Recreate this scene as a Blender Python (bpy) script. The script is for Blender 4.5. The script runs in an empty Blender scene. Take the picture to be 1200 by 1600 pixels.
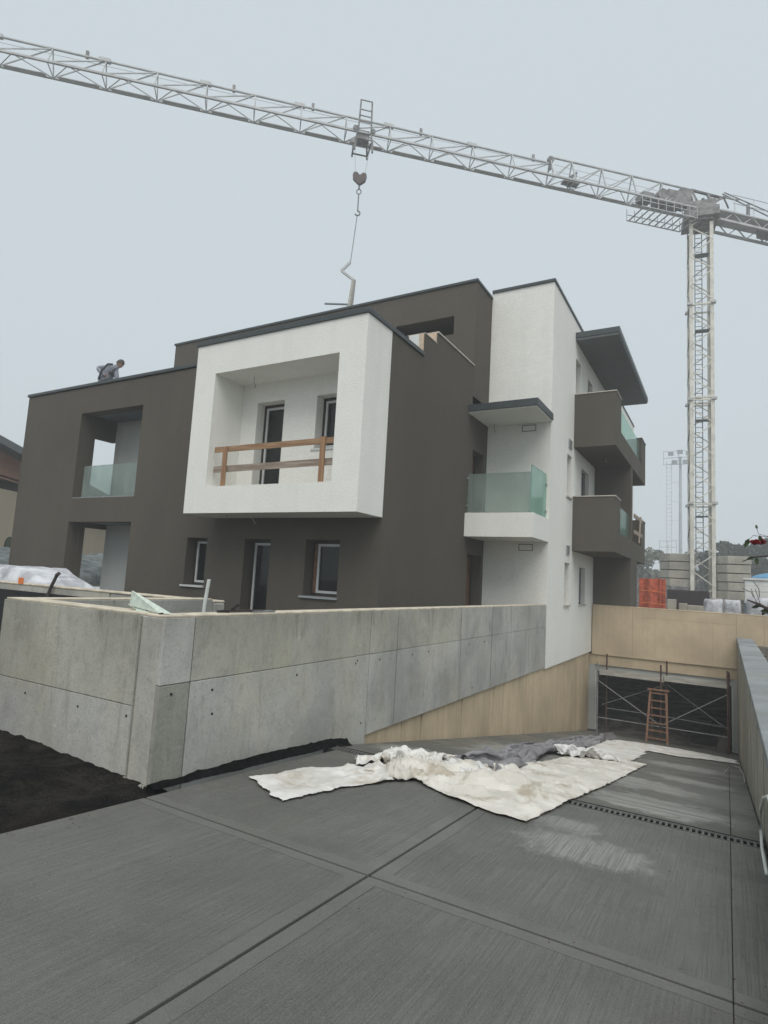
import bpy, math, random
from mathutils import Vector, Matrix
from mathutils.kdtree import KDTree
from mathutils.geometry import delaunay_2d_cdt
from mathutils.noise import noise as pn

random.seed(7)
C = bpy.context.scene.collection
sc = bpy.context.scene

# ------------------------------------------------------------------ camera
YAW, PITCH, ROLL, FPX = -0.52641683, 0.11367393, 0.05602778, 927.33
cam_d = bpy.data.cameras.new('camera')
cam = bpy.data.objects.new('camera', cam_d); C.objects.link(cam)
_f = Vector((math.sin(YAW)*math.cos(PITCH), math.cos(YAW)*math.cos(PITCH), math.sin(PITCH)))
_r = Vector((math.cos(YAW), -math.sin(YAW), 0)); _u = _r.cross(_f)
_r2 = _r*math.cos(ROLL) + _u*math.sin(ROLL); _u2 = -_r*math.sin(ROLL) + _u*math.cos(ROLL)
cam.matrix_world = Matrix(((_r2.x, _u2.x, -_f.x, 0), (_r2.y, _u2.y, -_f.y, 0), (_r2.z, _u2.z, -_f.z, 1.55), (0, 0, 0, 1)))
cam_d.sensor_fit = 'HORIZONTAL'; cam_d.sensor_width = 36; cam_d.lens = 36*FPX/1200
cam_d.clip_start = .05; cam_d.clip_end = 1500
sc.camera = cam
sc.render.resolution_x = 768; sc.render.resolution_y = 1024

# ------------------------------------------------------------------ sky, sun, exposure
SUN_EL, SUN_AZ = math.radians(56), math.radians(150)     # azimuth clockwise from +Y
w = bpy.data.worlds.new("World"); sc.world = w; w.use_nodes = True
nt = w.node_tree; nt.nodes.clear()
sky = nt.nodes.new('ShaderNodeTexSky'); sky.sky_type = 'NISHITA'; sky.sun_disc = False
sky.sun_elevation = SUN_EL; sky.sun_rotation = SUN_AZ; sky.air_density = 1; sky.dust_density = 6
ov = nt.nodes.new('ShaderNodeMix'); ov.data_type = 'RGBA'; ov.inputs[0].default_value = .93
ov.inputs[7].default_value = (4.22, 4.72, 4.98, 1)     # the fog layer that closes the sky
bg = nt.nodes.new('ShaderNodeBackground'); bg.inputs[1].default_value = .1
wo = nt.nodes.new('ShaderNodeOutputWorld')
nt.links.new(sky.outputs[0], ov.inputs[6]); nt.links.new(ov.outputs[2], bg.inputs[0]); nt.links.new(bg.outputs[0], wo.inputs[0])
sl = bpy.data.lights.new('sun', 'SUN'); sl.energy = 1.5; sl.angle = math.radians(50); sl.color = (1, .955, .90)
so = bpy.data.objects.new('sun', sl); C.objects.link(so)
so.rotation_euler = (math.pi/2 - SUN_EL, 0, math.pi - SUN_AZ)
sc.view_settings.view_transform = 'Standard'; sc.view_settings.look = 'None'
sc.view_settings.exposure = 0.60; sc.view_settings.gamma = 1; sc.view_settings.use_curve_mapping = False
sc.render.engine = 'CYCLES'
sc.cycles.volume_bounces = 1
sc.cycles.transparent_max_bounces = 16

# ------------------------------------------------------------------ material helpers
class N:
    def __init__(s, name):
        s.m = bpy.data.materials.new(name); s.m.use_nodes = True; s.t = s.m.node_tree
        s.b = s.t.nodes['Principled BSDF']; s._p = None
    def new(s, t): return s.t.nodes.new('ShaderNode'+t)
    def put(s, i, v):
        if hasattr(v, 'is_output') : s.t.links.new(v, i)
        elif isinstance(v, (tuple, list)) and len(v) == 3 and len(i.default_value) == 4: i.default_value = (*v, 1)
        else: i.default_value = v
    def pos(s):
        if not s._p: s._p = s.new('NewGeometry').outputs['Position']
        return s._p
    def scl(s, v, k):
        n = s.new('VectorMath'); n.operation = 'MULTIPLY'; s.put(n.inputs[0], v); n.inputs[1].default_value = k; return n.outputs[0]
    def xyz(s, v=None):
        n = s.new('SeparateXYZ'); s.put(n.inputs[0], v or s.pos()); return n.outputs
    def noise(s, k=(1, 1, 1), scale=1, detail=4, rough=.55, dist=0):
        n = s.new('TexNoise'); s.put(n.inputs['Vector'], s.scl(s.pos(), k)); n.inputs['Scale'].default_value = scale
        n.inputs['Detail'].default_value = detail; n.inputs['Roughness'].default_value = rough; n.inputs['Distortion'].default_value = dist
        return n.outputs['Fac']
    def vor(s, k=(1, 1, 1), scale=1):
        n = s.new('TexVoronoi'); s.put(n.inputs['Vector'], s.scl(s.pos(), k)); n.inputs['Scale'].default_value = scale; return n.outputs['Distance']
    def math(s, op, a, b=0., c=0.):
        n = s.new('Math'); n.operation = op; s.put(n.inputs[0], a); s.put(n.inputs[1], b)
        if op in ('SMOOTH_MIN', 'MULTIPLY_ADD', 'COMPARE'): s.put(n.inputs[2], c)
        return n.outputs[0]
    def rng(s, v, a, b, lo=0., hi=1.):
        n = s.new('MapRange'); n.interpolation_type = 'SMOOTHSTEP'; s.put(n.inputs[0], v)
        for i, x in enumerate((a, b, lo, hi)): n.inputs[i+1].default_value = x
        return n.outputs[0]
    def mix(s, f, a, b, mode='MIX'):
        n = s.new('Mix'); n.data_type = 'RGBA'; n.blend_type = mode
        s.put(n.inputs[0], f); s.put(n.inputs[6], a); s.put(n.inputs[7], b); return n.outputs[2]
    def rnd(s): return s.new('ObjectInfo').outputs['Random']
    def bump(s, h, st=.3, d=.01):
        n = s.new('Bump'); n.inputs['Strength'].default_value = st; n.inputs['Distance'].default_value = d
        s.put(n.inputs['Height'], h)
        if s.b.inputs['Normal'].links: s.t.links.new(s.b.inputs['Normal'].links[0].from_socket, n.inputs['Normal'])
        s.put(s.b.inputs['Normal'], n.outputs[0])
    def end(s, col, rough=.8, metal=0., spec=.5):
        s.put(s.b.inputs['Base Color'], col); s.put(s.b.inputs['Roughness'], rough)
        s.b.inputs['Metallic'].default_value = metal; s.b.inputs['Specular IOR Level'].default_value = spec
        return s.m

def mul(c, k): return tuple(x*k for x in c)
def plain(name, c, rough=.7, var=.18, scale=6, metal=0, spec=.4, bump=.15, bs=60):
    n = N(name); f = n.rng(n.noise(scale=scale), .3, .7)
    c2 = n.mix(f, mul(c, 1-var), mul(c, 1+var))
    n.bump(n.noise(scale=bs, detail=2), bump, .004)
    return n.end(c2, rough, metal, spec)

def render_mat(name, c, var):
    n = N(name)
    big = n.rng(n.noise((1, 1, .5), .55, 5), .3, .72)
    streak = n.rng(n.noise((3.2, 3.2, .12), 1.2, 5), .45, .75)
    grain = n.rng(n.noise(scale=38, detail=4, rough=.75), .36, .64); blot = n.rng(n.noise((1, 1, .8), 3.1, 6, .7, .5), .42, .68)
    c2 = n.mix(big, mul(c, 1-var), mul(c, 1+var*.7))
    c2 = n.mix(n.math('MULTIPLY', streak, .22), c2, mul(c, .78))
    c2 = n.mix(n.math('MULTIPLY', grain, .36), c2, mul(c, .66)); c2 = n.mix(n.math('MULTIPLY', blot, .13), c2, mul(c, .76))
    n.bump(n.noise(scale=45, detail=4, rough=.7), .8, .010)
    n.bump(n.noise(scale=3, detail=2), .12, .02)
    return n.end(c2, .92, 0, .25)
M = {}
M['dark_render'] = render_mat('dark_render', (.104, .093, .077), .12)
M['white_render'] = render_mat('white_render', (.86, .86, .815), .03)
M['grey_render'] = render_mat('grey_render', (.47, .49, .475), .06)
M['cap'] = plain('cap_metal', (.055, .066, .070), .45, .1, 3, .3, .5, .05)
M['dark_soffit'] = plain('dark_soffit', (.13, .145, .15), .85, .06, 2)
M['stone_cap'] = plain('stone_cap', (.46, .43, .38), .7, .1, 8)
M['frame_dark'] = plain('frame_dark', (.035, .028, .024), .5, .2, 5)
M['wood_frame'] = plain('wood_frame', (.16, .085, .05), .6, .3, 9)
M['frame_white'] = plain('frame_white', (.55, .57, .57), .4, .05, 5)
M['frame_grey'] = plain('frame_grey', (.30, .32, .33), .4, .05, 5)
def paneg():
    n = N('dark_glass'); f = n.noise(scale=1.3, detail=2)
    return n.end(n.mix(f, (.004, .006, .006), (.018, .024, .022)), .05, 0, .32)
M['pane'] = paneg()
def glass(name, tint, trans, diff):
    n = N(name); t = n.t
    tr = n.new('BsdfTransparent'); tr.inputs[0].default_value = (*tint, 1)
    n.put(n.b.inputs['Base Color'], n.mix(n.rng(n.noise((1, 1, .6), 2.2, 3), .3, .7), mul(diff, .75), mul(diff, 1.1)))
    n.b.inputs['Roughness'].default_value = .07; n.b.inputs['Specular IOR Level'].default_value = .7
    mx = n.new('MixShader'); 
    n.put(mx.inputs[0], n.rng(n.noise((1, 1, .7), .8, 1), .2, .8, 1-trans+.10, 1-trans-.08))
    t.links.new(tr.outputs[0], mx.inputs[1]); t.links.new(n.b.outputs[0], mx.inputs[2])
    t.links.new(mx.outputs[0], t.nodes['Material Output'].inputs['Surface'])
    return n.m
M['glass'] = glass('balustrade_glass', (.82, .91, .87), .60, (.31, .36, .34))
M['glass_bright'] = glass('clear_glass', (.74, .92, .86), .70, (.40, .54, .50))

def concrete(name, base=(.40, .40, .375), stain=True, topst=.8):
    n = N(name)
    r = n.rnd()
    x, y, z = n.xyz()
    big = n.rng(n.noise((1, 1, .8), 1.1, 6, .6, .4), .3, .7)
    c = n.mix(big, mul(base, .66), mul(base, 1.14))
    c = n.mix(n.rng(r, 0, 1, 0, .34), c, mul(base, .76))
    yel = n.rng(n.noise((1, 1, .5), 1.7, 4), .45, .7)
    c = n.mix(n.math('MULTIPLY', yel, .35), c, (base[0]*1.05, base[1]*.99, base[2]*.80))
    st = n.rng(n.noise((4.3, 4.3, .7), 2.3, 7, .72, .35), .5, .78)
    if stain:
        tn = n.noise((6, 6, .5), 2.5, 5, .7); top = n.math('MULTIPLY', n.rng(n.math('ADD', z, n.math('MULTIPLY', tn, .55)), 1.10, 1.52), n.rng(n.noise((1, 1, 0), 1.1, 3), .4, .6, .15*topst, topst))
        st = n.math('ADD', n.math('MULTIPLY', st, .48), n.math('MULTIPLY', top, n.math('MULTIPLY_ADD', st, 1.1, .30)))
    else: st = n.math('MULTIPLY', st, .4)
    c = n.mix(st, c, mul((.155, .15, .12), 1))
    fl = n.rng(n.noise((1, 1, .8), 9, 7, .78, .3), .50, .62)
    c = n.mix(n.math('MULTIPLY', fl, .34), c, mul(base, .58))
    sp = n.rng(n.noise(scale=42, detail=4, rough=.75), .52, .62)
    c = n.mix(n.math('MULTIPLY', sp, .34), c, mul(base, .55))
    pale = n.rng(n.noise((1, 1, 1.6), 4.2, 5, .7), .6, .75)
    c = n.mix(n.math('MULTIPLY', pale, .45), c, mul(base, 1.38))
    pit = n.rng(n.vor(scale=15), .035, .075, 1, 0)
    sel = n.rng(n.noise(scale=3.5, detail=1), .5, .56)
    pit = n.math('MULTIPLY', pit, sel)
    c = n.mix(n.math('MULTIPLY', pit, .75), c, (.06, .06, .05))
    n.bump(n.math('SUBTRACT', n.noise(scale=30, detail=5, rough=.7), n.math('MULTIPLY', pit, 1.2)), .45, .008)
    n.bump(n.noise(scale=4, detail=3), .2, .02)
    return n.end(c, .88, 0, .3)
M['concrete'] = concrete('cast_concrete')
M['concrete_warm'] = concrete('upper_pour_concrete', (.42, .415, .365), True, 1.0)
M['concrete_cool'] = concrete('lower_pour_concrete', (.45, .447, .42), True, .3)
M['concrete_dark'] = concrete('dark_pour_concrete', (.29, .29, .255), True, .3)
M['concrete_pale'] = concrete('pale_concrete', (.43, .42, .38), False)
M['block'] = concrete('block_concrete', (.42, .40, .35), False)
M['coping_grey'] = concrete('coping_concrete', (.27, .29, .30), False)
M['mortar'] = plain('mortar_top', (.52, .47, .38), .9, .2, 9, 0, .2, .5, 40)

def tan(name, base, streak=.4):
    n = N(name)
    big = n.rng(n.noise((1, 1, .8), 1.0, 5), .3, .7)
    c = n.mix(big, mul(base, .80), mul(base, 1.12)); bl = n.rng(n.noise((1, 1, .8), 5, 6, .75, .4), .48, .64); c = n.mix(n.math('MULTIPLY', bl, .25), c, mul(base, .70))
    st = n.rng(n.noise((7, 7, .35), 1.6, 5, .6), .45, .75)
    c = n.mix(n.math('MULTIPLY', st, streak), c, (base[0]*.62, base[1]*.60, base[2]*.58))
    c = n.mix(n.rng(n.rnd(), 0, 1, 0, .22), c, mul(base, .8))
    c = n.mix(n.math('MULTIPLY', n.rng(n.noise(scale=22, detail=4), .5, .7), .22), c, mul(base, .8))
    n.bump(n.noise((1, 1, .4), 28, 4), .3, .006)
    return n.end(c, .9, 0, .25)
M['tan'] = tan('tan_plaster', (.53, .435, .305), .25)
M['tan_board'] = tan('tan_board_marked', (.57, .465, .32), .5)
M['grey_board'] = tan('grey_board_marked', (.35, .335, .285), .45)

def slab_mat(name, along='Y', edge=None, base=(.122, .122, .112)):
    """Broomed fresh concrete: fine ridges along one axis, smooth trowelled bands beside the joints."""
    n = N(name); x, y, z = n.xyz()
    kk = (95, 1.6, 1) if along == 'Y' else (1.6, 70, 1)
    k2 = (34, .9, 1) if along == 'Y' else (.5, 22, 1)
    wob = n.noise(kk, 1, 3, .6); coarse = n.noise(k2, 1, 4, .6)
    if edge:
        jx, jy = edge
        dx = n.math('ABSOLUTE', n.math('SUBTRACT', x, jx)); dy = n.math('ABSOLUTE', n.math('SUBTRACT', y, jy))
        d = n.math('MINIMUM', dx, dy)
        d2 = n.math('ADD', d, n.math('MULTIPLY', n.math('SUBTRACT', n.noise(scale=2.5, detail=2), .5), .03))
        inner = n.rng(d2, .088, .096)
    else: inner = 1.0; d2 = None
    big = n.rng(n.noise((1, 1, 1), .9, 6, .62, .5), .32, .7)
    c = n.mix(big, mul(base, .76), mul(base, 1.20))
    blo = n.rng(n.noise((1, 1, 1), 4.5, 6, .7), .46, .66); c = n.mix(n.math('MULTIPLY', blo, .22), c, mul(base, .62))
    fine = n.math('MULTIPLY', n.rng(wob, .42, .60), inner)
    c = n.mix(n.math('MULTIPLY', fine, .5), c, mul(base, .55)); pb_ = n.rng(n.noise((.35, .35, 1) if along == 'Y' else (.5, .5, 1), 1.3, 3), .38, .62); c = n.mix(n.math('MULTIPLY', pb_, .30), c, mul(base, .66))
    cs = n.math('MULTIPLY', n.rng(coarse, .54, .64), inner)
    c = n.mix(n.math('MULTIPLY', cs, .16), c, mul(base, .45))
    sand = n.rng(n.noise(scale=170, detail=2), .35, .7)
    c = n.mix(n.math('MULTIPLY', sand, .45), c, mul(base, 1.6))
    # dry dusty places, each with a ragged outline
    rag = n.math('MULTIPLY', n.math('SUBTRACT', n.noise((1.5, 1.5, 1), 2.6, 7, .72, .5), .5), 2.6)
    dry = None
    spots = ((-.80, 4.15, .42, .30), (-1.05, 4.62, .32, .18), (-.25, 1.9, .42, .2)) if along == 'Y' else \
            ((-.55, 6.1, .65, .55), (-.9, 7.6, .6, .6), (-.35, 9.0, .5, .4), (-3.0, 6.2, .6, .45), (-2.6, 8.6, .6, 1.3), (-.6, 11.2, .7, .6))
    for (a, b, ra, rb) in spots:
        ex = n.math('DIVIDE', n.math('SUBTRACT', x, a), ra); ey = n.math('DIVIDE', n.math('SUBTRACT', y, b), rb)
        q = n.math('ADD', n.math('SQRT', n.math('ADD', n.math('MULTIPLY', ex, ex), n.math('MULTIPLY', ey, ey))), rag)
        q = n.rng(q, .55, 1.15, 1, 0); dry = q if dry is None else n.math('MAXIMUM', dry, q)
    lines = n.rng(n.noise(k2 if along == 'X' else kk, 1, 5, .7), .35, .65, .25, 1.)
    c = n.mix(n.math('MULTIPLY', n.math('MULTIPLY', dry, lines), .55 if along == 'Y' else .72), c, (.40, .40, .375))
    spk = n.rng(n.vor(scale=2.3), .012, .022, 1, 0)
    c = n.mix(n.math('MULTIPLY', spk, .8), c, (.03, .03, .028))
    spk2 = n.rng(n.vor((1, 1, 1), 3.7), .006, .012, 1, 0)
    c = n.mix(n.math('MULTIPLY', spk2, .7), c, (.42, .42, .40))
    h = n.math('ADD', n.math('MULTIPLY', n.math('MULTIPLY', wob, inner), 1.), n.math('MULTIPLY', n.math('MULTIPLY', coarse, inner), .6))
    n.bump(h, .8, .008)
    n.bump(n.noise(scale=210, detail=2), .25, .002)
    if d2 is not None:
        g = n.rng(n.math('ABSOLUTE', n.math('SUBTRACT', d2, .092)), 0, .006, 0, 1)
        n.bump(g, .45, .004)
    wet = n.rng(n.noise((1, 1, 1), .7, 5, .65), .40, .60, .40, .82)
    return n.end(c, wet, 0, .35)
M['slab'] = slab_mat('broomed_slab', 'Y', (-1.65, 2.89))
M['ramp'] = slab_mat('broomed_ramp', 'X', None, (.118, .118, .106))
M['joint'] = plain('joint_dark', (.018, .018, .018), .8, .3, 20)
def dirt(name, a, b, sc_=3):
    n = N(name)
    c = n.mix(n.rng(n.noise(scale=sc_, detail=6, rough=.7), .38, .66), a, b)
    c = n.mix(n.math('MULTIPLY', n.rng(n.noise(scale=60, detail=3), .58, .7), .5), c, mul(b, 2.2))
    spk = n.rng(n.vor(scale=9), .02, .05, 1, 0)
    c = n.mix(n.math('MULTIPLY', spk, .5), c, (.16, .15, .14)); s3 = n.math('MULTIPLY', n.rng(n.vor(scale=34), .06, .16, 1, 0), n.rng(n.noise(scale=2.2, detail=3), .5, .6)); c = n.mix(n.math('MULTIPLY', s3, .55), c, (.20, .19, .17)); br = n.rng(n.noise((1, 1, 1), .8, 4), .52, .66); c = n.mix(n.math('MULTIPLY', br, .35), c, (.075, .06, .05))
    n.bump(n.noise(scale=25, detail=8, rough=.8), 1., .04)
    return n.end(c, .95, 0, .1)
M['asphalt'] = dirt('asphalt_millings', (.007, .007, .0065), (.036, .032, .027))
M['earth'] = dirt('yard_earth', (.09, .08, .065), (.20, .185, .16), .4)
M['felt'] = plain('bitumen_felt', (.005, .005, .0055), .95, .6, 14, 0, .08, 1., 30)
def cloth_mat(name, a, b, stain, amt):
    n = N(name)
    c = n.mix(n.rng(n.noise(scale=3, detail=5), .35, .65), a, b)
    s = n.rng(n.noise((1, 1, 1), 2.6, 7, .68, .6), .5, .68)
    c = n.mix(n.math('MULTIPLY', s, amt), c, stain)
    n.bump(n.noise(scale=9, detail=6, rough=.6, dist=.8), .5, .02)
    n.bump(n.noise(scale=120, detail=2), .25, .002)
    return n.end(c, .95, 0, .1)
M['fleece'] = cloth_mat('white_fleece', (.55, .54, .51), (.69, .685, .66), (.36, .30, .22), .75)
M['fleece_dirty'] = cloth_mat('dirty_fleece', (.52, .50, .45), (.64, .62, .57), (.30, .25, .18), .7)
M['film'] = cloth_mat('white_cloth', (.58, .58, .57), (.68, .68, .67), (.40, .38, .34), .5)
M['blanket'] = cloth_mat('grey_blanket', (.19, .185, .195), (.29, .285, .30), (.12, .12, .12), .5)
def wood(name, a, b, k=(2, 30, 30)):
    n = N(name)
    c = n.mix(n.rng(n.noise(k, 1, 4, .6, .3), .35, .65), a, b)
    n.bump(n.noise(k, 1, 3), .3, .004)
    return n.end(c, .75, 0, .25)
M['rail_wood'] = wood('rail_wood', (.25, .145, .08), (.36, .235, .14))
M['old_wood'] = wood('weathered_wood', (.22, .17, .13), (.36, .31, .26))
M['post_wood'] = wood('post_wood', (.26, .145, .08), (.34, .21, .12), (30, 30, 2))
M['ladder_wood'] = wood('ladder_wood', (.17, .085, .055), (.25, .14, .09), (30, 30, 3))
M['plank'] = wood('scaffold_plank', (.30, .29, .25), (.46, .45, .41), (2, 25, 25))
M['rust'] = plain('rusty_steel', (.085, .045, .038), .7, .5, 12)
M['galv'] = plain('galvanised_steel', (.26, .27, .27), .5, .25, 12, .4)
M['grate'] = plain('grate_steel', (.10, .10, .095), .6, .3, 20)
M['crane_cream'] = plain('cream_crane_paint', (.60, .585, .52), .55, .14, 2)
M['crane_hazed'] = plain('hazed_crane_steel', (.42, .43, .43), .55, .15, 2)  # steel lightened to carry haze that the thin fog leaves out
M['crane_dark'] = plain('dark_machinery', (.20, .195, .195), .6, .4, 3)
M['crane_ladder'] = plain('ladder_steel', (.16, .18, .19), .6, .1, 3)
M['hook_red'] = plain('hook_block_paint', (.075, .05, .05), .6, .3, 5)
M['far_steel'] = plain('far_hazed_steel', (.44, .48, .51), .7, .1, 1)  # fog fading is partly put into this paler base
M['orange'] = plain('orange_mesh', (.48, .10, .045), .7, .3, 7)
M['board_ply'] = plain('plywood', (.40, .27, .16), .8, .12, 5)
M['plastic_wrap'] = cloth_mat('plastic_wrap', (.36, .37, .40), (.62, .64, .68), (.22, .23, .27), .8)
M['insul'] = plain('peach_insulation', (.55, .43, .33), .9, .12, 12)
M['purple'] = plain('dark_purple_wrap', (.022, .012, .015), .8, .3, 3)
M['white_paint'] = plain('white_paint', (.66, .68, .67), .5, .08, 3)
M['blue'] = plain('blue_plastic', (.10, .28, .46), .5, .15, 3)
M['label_orange'] = plain('orange_label', (.75, .20, .04), .6, .05, 10)
M['pvc'] = plain('white_pvc', (.62, .65, .62), .45, .06, 8)
M['green_sheet'] = plain('pale_green_sheet', (.56, .64, .57), .5, .16, 14)
M['house_beige'] = render_mat('beige_house_wall', (.42, .375, .285), .06)
M['house_brown'] = render_mat('brown_house_band', (.34, .19, .14), .06)
M['roof_grey'] = plain('roof_edge', (.12, .13, .135), .8, .1, 2)
M['tarp_dark'] = cloth_mat('dark_tarp', (.10, .12, .125), (.20, .22, .22), (.05, .06, .06), .6)
M['black_void'] = plain('bitumen_coat', (.006, .006, .007), .7, .3, 4)
M['leaf'] = plain('rose_leaf', (.05, .075, .03), .6, .4, 30)
M['leaf_dark'] = plain('dark_leaf', (.03, .04, .022), .6, .4, 30)
M['petal'] = plain('rose_petal', (.17, .006, .012), .6, .4, 40)
M['bark'] = plain('bark', (.06, .05, .045), .9, .3, 20)
def crown(name, a, b):
    n = N(name); return n.end(n.mix(n.rng(n.noise(scale=.45, detail=3), .35, .65), a, b), .9, 0, .1)
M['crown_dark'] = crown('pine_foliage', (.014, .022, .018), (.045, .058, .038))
M['crown_pale'] = crown('hazed_foliage', (.10, .115, .09), (.17, .18, .14))  # foliage made paler, so distance haze sits in the colour
M['skin'] = plain('skin', (.33, .20, .15), .6, .1, 30)
M['hair'] = plain('hair', (.07, .06, .055), .8, .3, 40)
M['shirt'] = plain('pale_work_shirt', (.22, .235, .28), .9, .2, 14)
M['vest'] = plain('dark_harness', (.06, .065, .07), .9, .2, 14)
M['garage_dark'] = plain('unlit_garage_plaster', (.008, .010, .013), .95, .25, 1)  # near-black base paints in the darkness of the unlit garage
M['rubble'] = dirt('garage_floor_rubble', (.05, .047, .042), (.17, .16, .145), 1.6)

# ------------------------------------------------------------------ mesh helpers
def wloc(o):
    v = Vector((0, 0, 0))
    while o is not None: v = v + o.location; o = o.parent
    return v
def tag(o, label=None, cat=None, group=None, kind=None):
    if label: o['label'] = label
    if cat: o['category'] = cat
    if group: o['group'] = group
    if kind: o['kind'] = kind
    return o
def empty(name, loc, label, cat, group=None, kind=None):
    o = bpy.data.objects.new(name, None); C.objects.link(o); o.location = loc
    o.empty_display_size = .2
    return tag(o, label, cat, group, kind)
class MB:
    def __init__(s): s.v = []; s.f = []
    def add(s, vs, fs):
        k = len(s.v); s.v += [tuple(a) for a in vs]; s.f += [tuple(i+k for i in f) for f in fs]; return s
    def box(s, x0, x1, y0, y1, z0, z1):
        x0, x1 = sorted((x0, x1)); y0, y1 = sorted((y0, y1)); z0, z1 = sorted((z0, z1))
        return s.add([(x0,y0,z0),(x1,y0,z0),(x1,y1,z0),(x0,y1,z0),(x0,y0,z1),(x1,y0,z1),(x1,y1,z1),(x0,y1,z1)],
                     [(0,3,2,1),(4,5,6,7),(0,1,5,4),(1,2,6,5),(2,3,7,6),(3,0,4,7)])
    def obox(s, c, ax, ay, az):
        """box from centre and three half-axis vectors"""
        c, ax, ay, az = map(Vector, (c, ax, ay, az))
        P = [c+ax*i+ay*j+az*k for k in (-1, 1) for j in (-1, 1) for i in (-1, 1)]
        return s.add(P, [(0,2,3,1),(4,5,7,6),(0,1,5,4),(1,3,7,5),(3,2,6,7),(2,0,4,6)])
    def bar(s, a, b, wd, ht=None, up=(0, 0, 1)):
        a, b = Vector(a), Vector(b); d = (b-a); L = d.length
        if L < 1e-6: return s
        d.normalize(); u = Vector(up)
        if abs(d.dot(u)) > .95: u = Vector((0, 1, 0))
        sx = d.cross(u).normalized(); uu = sx.cross(d)
        return s.obox((a+b)/2, d*L/2, sx*wd/2, uu*(ht or wd)/2)
    def tube(s, pts, r, n=6, cap=True):
        pts = [Vector(p) for p in pts]; k = len(s.v); m = len(pts)
        rr = r if isinstance(r, (list, tuple)) else [r]*m
        prev = None
        for i, p in enumerate(pts):
            d = (pts[min(i+1, m-1)] - pts[max(i-1, 0)]).normalized()
            if prev is None:
                u = Vector((0, 0, 1)) if abs(d.z) < .9 else Vector((1, 0, 0)); u = (u - d*u.dot(d)).normalized()
            else: u = (prev - d*prev.dot(d)).normalized()
            prev = u; q = d.cross(u)
            for j in range(n):
                a = 2*math.pi*j/n; s.v.append(tuple(p + (u*math.cos(a)+q*math.sin(a))*rr[i]))
        for i in range(m-1):
            for j in range(n):
                a, b = k+i*n+j, k+i*n+(j+1) % n; s.f.append((a, b, b+n, a+n))
        if cap: s.f.append(tuple(k+j for j in range(n))[::-1]); s.f.append(tuple(k+(m-1)*n+j for j in range(n)))
        return s
    def prism(s, poly, z0, z1):
        n = len(poly); vs = [(x, y, z0) for x, y in poly]+[(x, y, z1) for x, y in poly]
        fs = [tuple(range(n))[::-1], tuple(range(n, 2*n))]+[(i, (i+1) % n, (i+1) % n+n, i+n) for i in range(n)]
        return s.add(vs, fs)
    def build(s, name, mat, parent=None, smooth=False, bevel=0, origin=None):
        me = bpy.data.meshes.new(name)
        if parent is not None: off = wloc(parent)
        elif origin is not None: off = Vector(origin)
        else:
            xs, ys, zs = zip(*s.v); off = Vector(((min(xs)+max(xs))/2, (min(ys)+max(ys))/2, min(zs)))
        me.from_pydata([(v[0]-off.x, v[1]-off.y, v[2]-off.z) for v in s.v], [], s.f)
        me.materials.append(M[mat] if isinstance(mat, str) else mat)
        if smooth: me.polygons.foreach_set('use_smooth', [True]*len(me.polygons))
        me.update()
        o = bpy.data.objects.new(name, me); C.objects.link(o)
        if parent is not None: o.parent = parent
        else: o.location = off
        if bevel:
            b = o.modifiers.new('bevel', 'BEVEL'); b.width = bevel; b.segments = 2; b.limit_method = 'ANGLE'
        return o
def ysurf(plane):    # wall seen from -Y : (u, depth, z)
    return lambda u, d, z: (u, plane+d, z)
def xsurf(plane):    # wall seen from +X
    return lambda u, d, z: (plane-d, u, z)
def mbox(mb, mp, u0, u1, d0, d1, z0, z1):
    a = mp(u0, d0, z0); b = mp(u1, d1, z1)
    return mb.box(a[0], b[0], a[1], b[1], a[2], b[2])
def wall(mb, mp, u0, u1, z0, z1, t, holes=()):
    us = sorted({u0, u1, *[h[0] for h in holes], *[h[1] for h in holes]}); zs = sorted({z0, z1, *[h[2] for h in holes], *[h[3] for h in holes]})
    us = [u for u in us if u0 <= u <= u1]; zs = [z for z in zs if z0 <= z <= z1]
    def solid(i, j):
        if i < 0 or j < 0 or i >= len(us)-1 or j >= len(zs)-1: return False
        uc = (us[i]+us[i+1])/2; zc = (zs[j]+zs[j+1])/2
        return not any(h[0] < uc < h[1] and h[2] < zc < h[3] for h in holes)
    for i in range(len(us)-1):
        for j in range(len(zs)-1):
            if not solid(i, j): continue
            a, b, c, d = us[i], us[i+1], zs[j], zs[j+1]
            for dd in (0, t): mb.add([mp(a, dd, c), mp(b, dd, c), mp(b, dd, d), mp(a, dd, d)], [(0, 1, 2, 3)])
            if not solid(i-1, j): mb.add([mp(a, 0, c), mp(a, t, c), mp(a, t, d), mp(a, 0, d)], [(0, 1, 2, 3)])
            if not solid(i+1, j): mb.add([mp(b, 0, c), mp(b, t, c), mp(b, t, d), mp(b, 0, d)], [(0, 1, 2, 3)])
            if not solid(i, j-1): mb.add([mp(a, 0, c), mp(b, 0, c), mp(b, t, c), mp(a, t, c)], [(0, 1, 2, 3)])
            if not solid(i, j+1): mb.add([mp(a, 0, d), mp(b, 0, d), mp(b, t, d), mp(a, t, d)], [(0, 1, 2, 3)])
    return mb

def gz(y):
    if y < 0: return .21675
    if y < 5.3: return -.075*(y-2.89)
    if y < 18.95: return -.18075-.172*(y-5.3)
    return -2.5286

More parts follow.
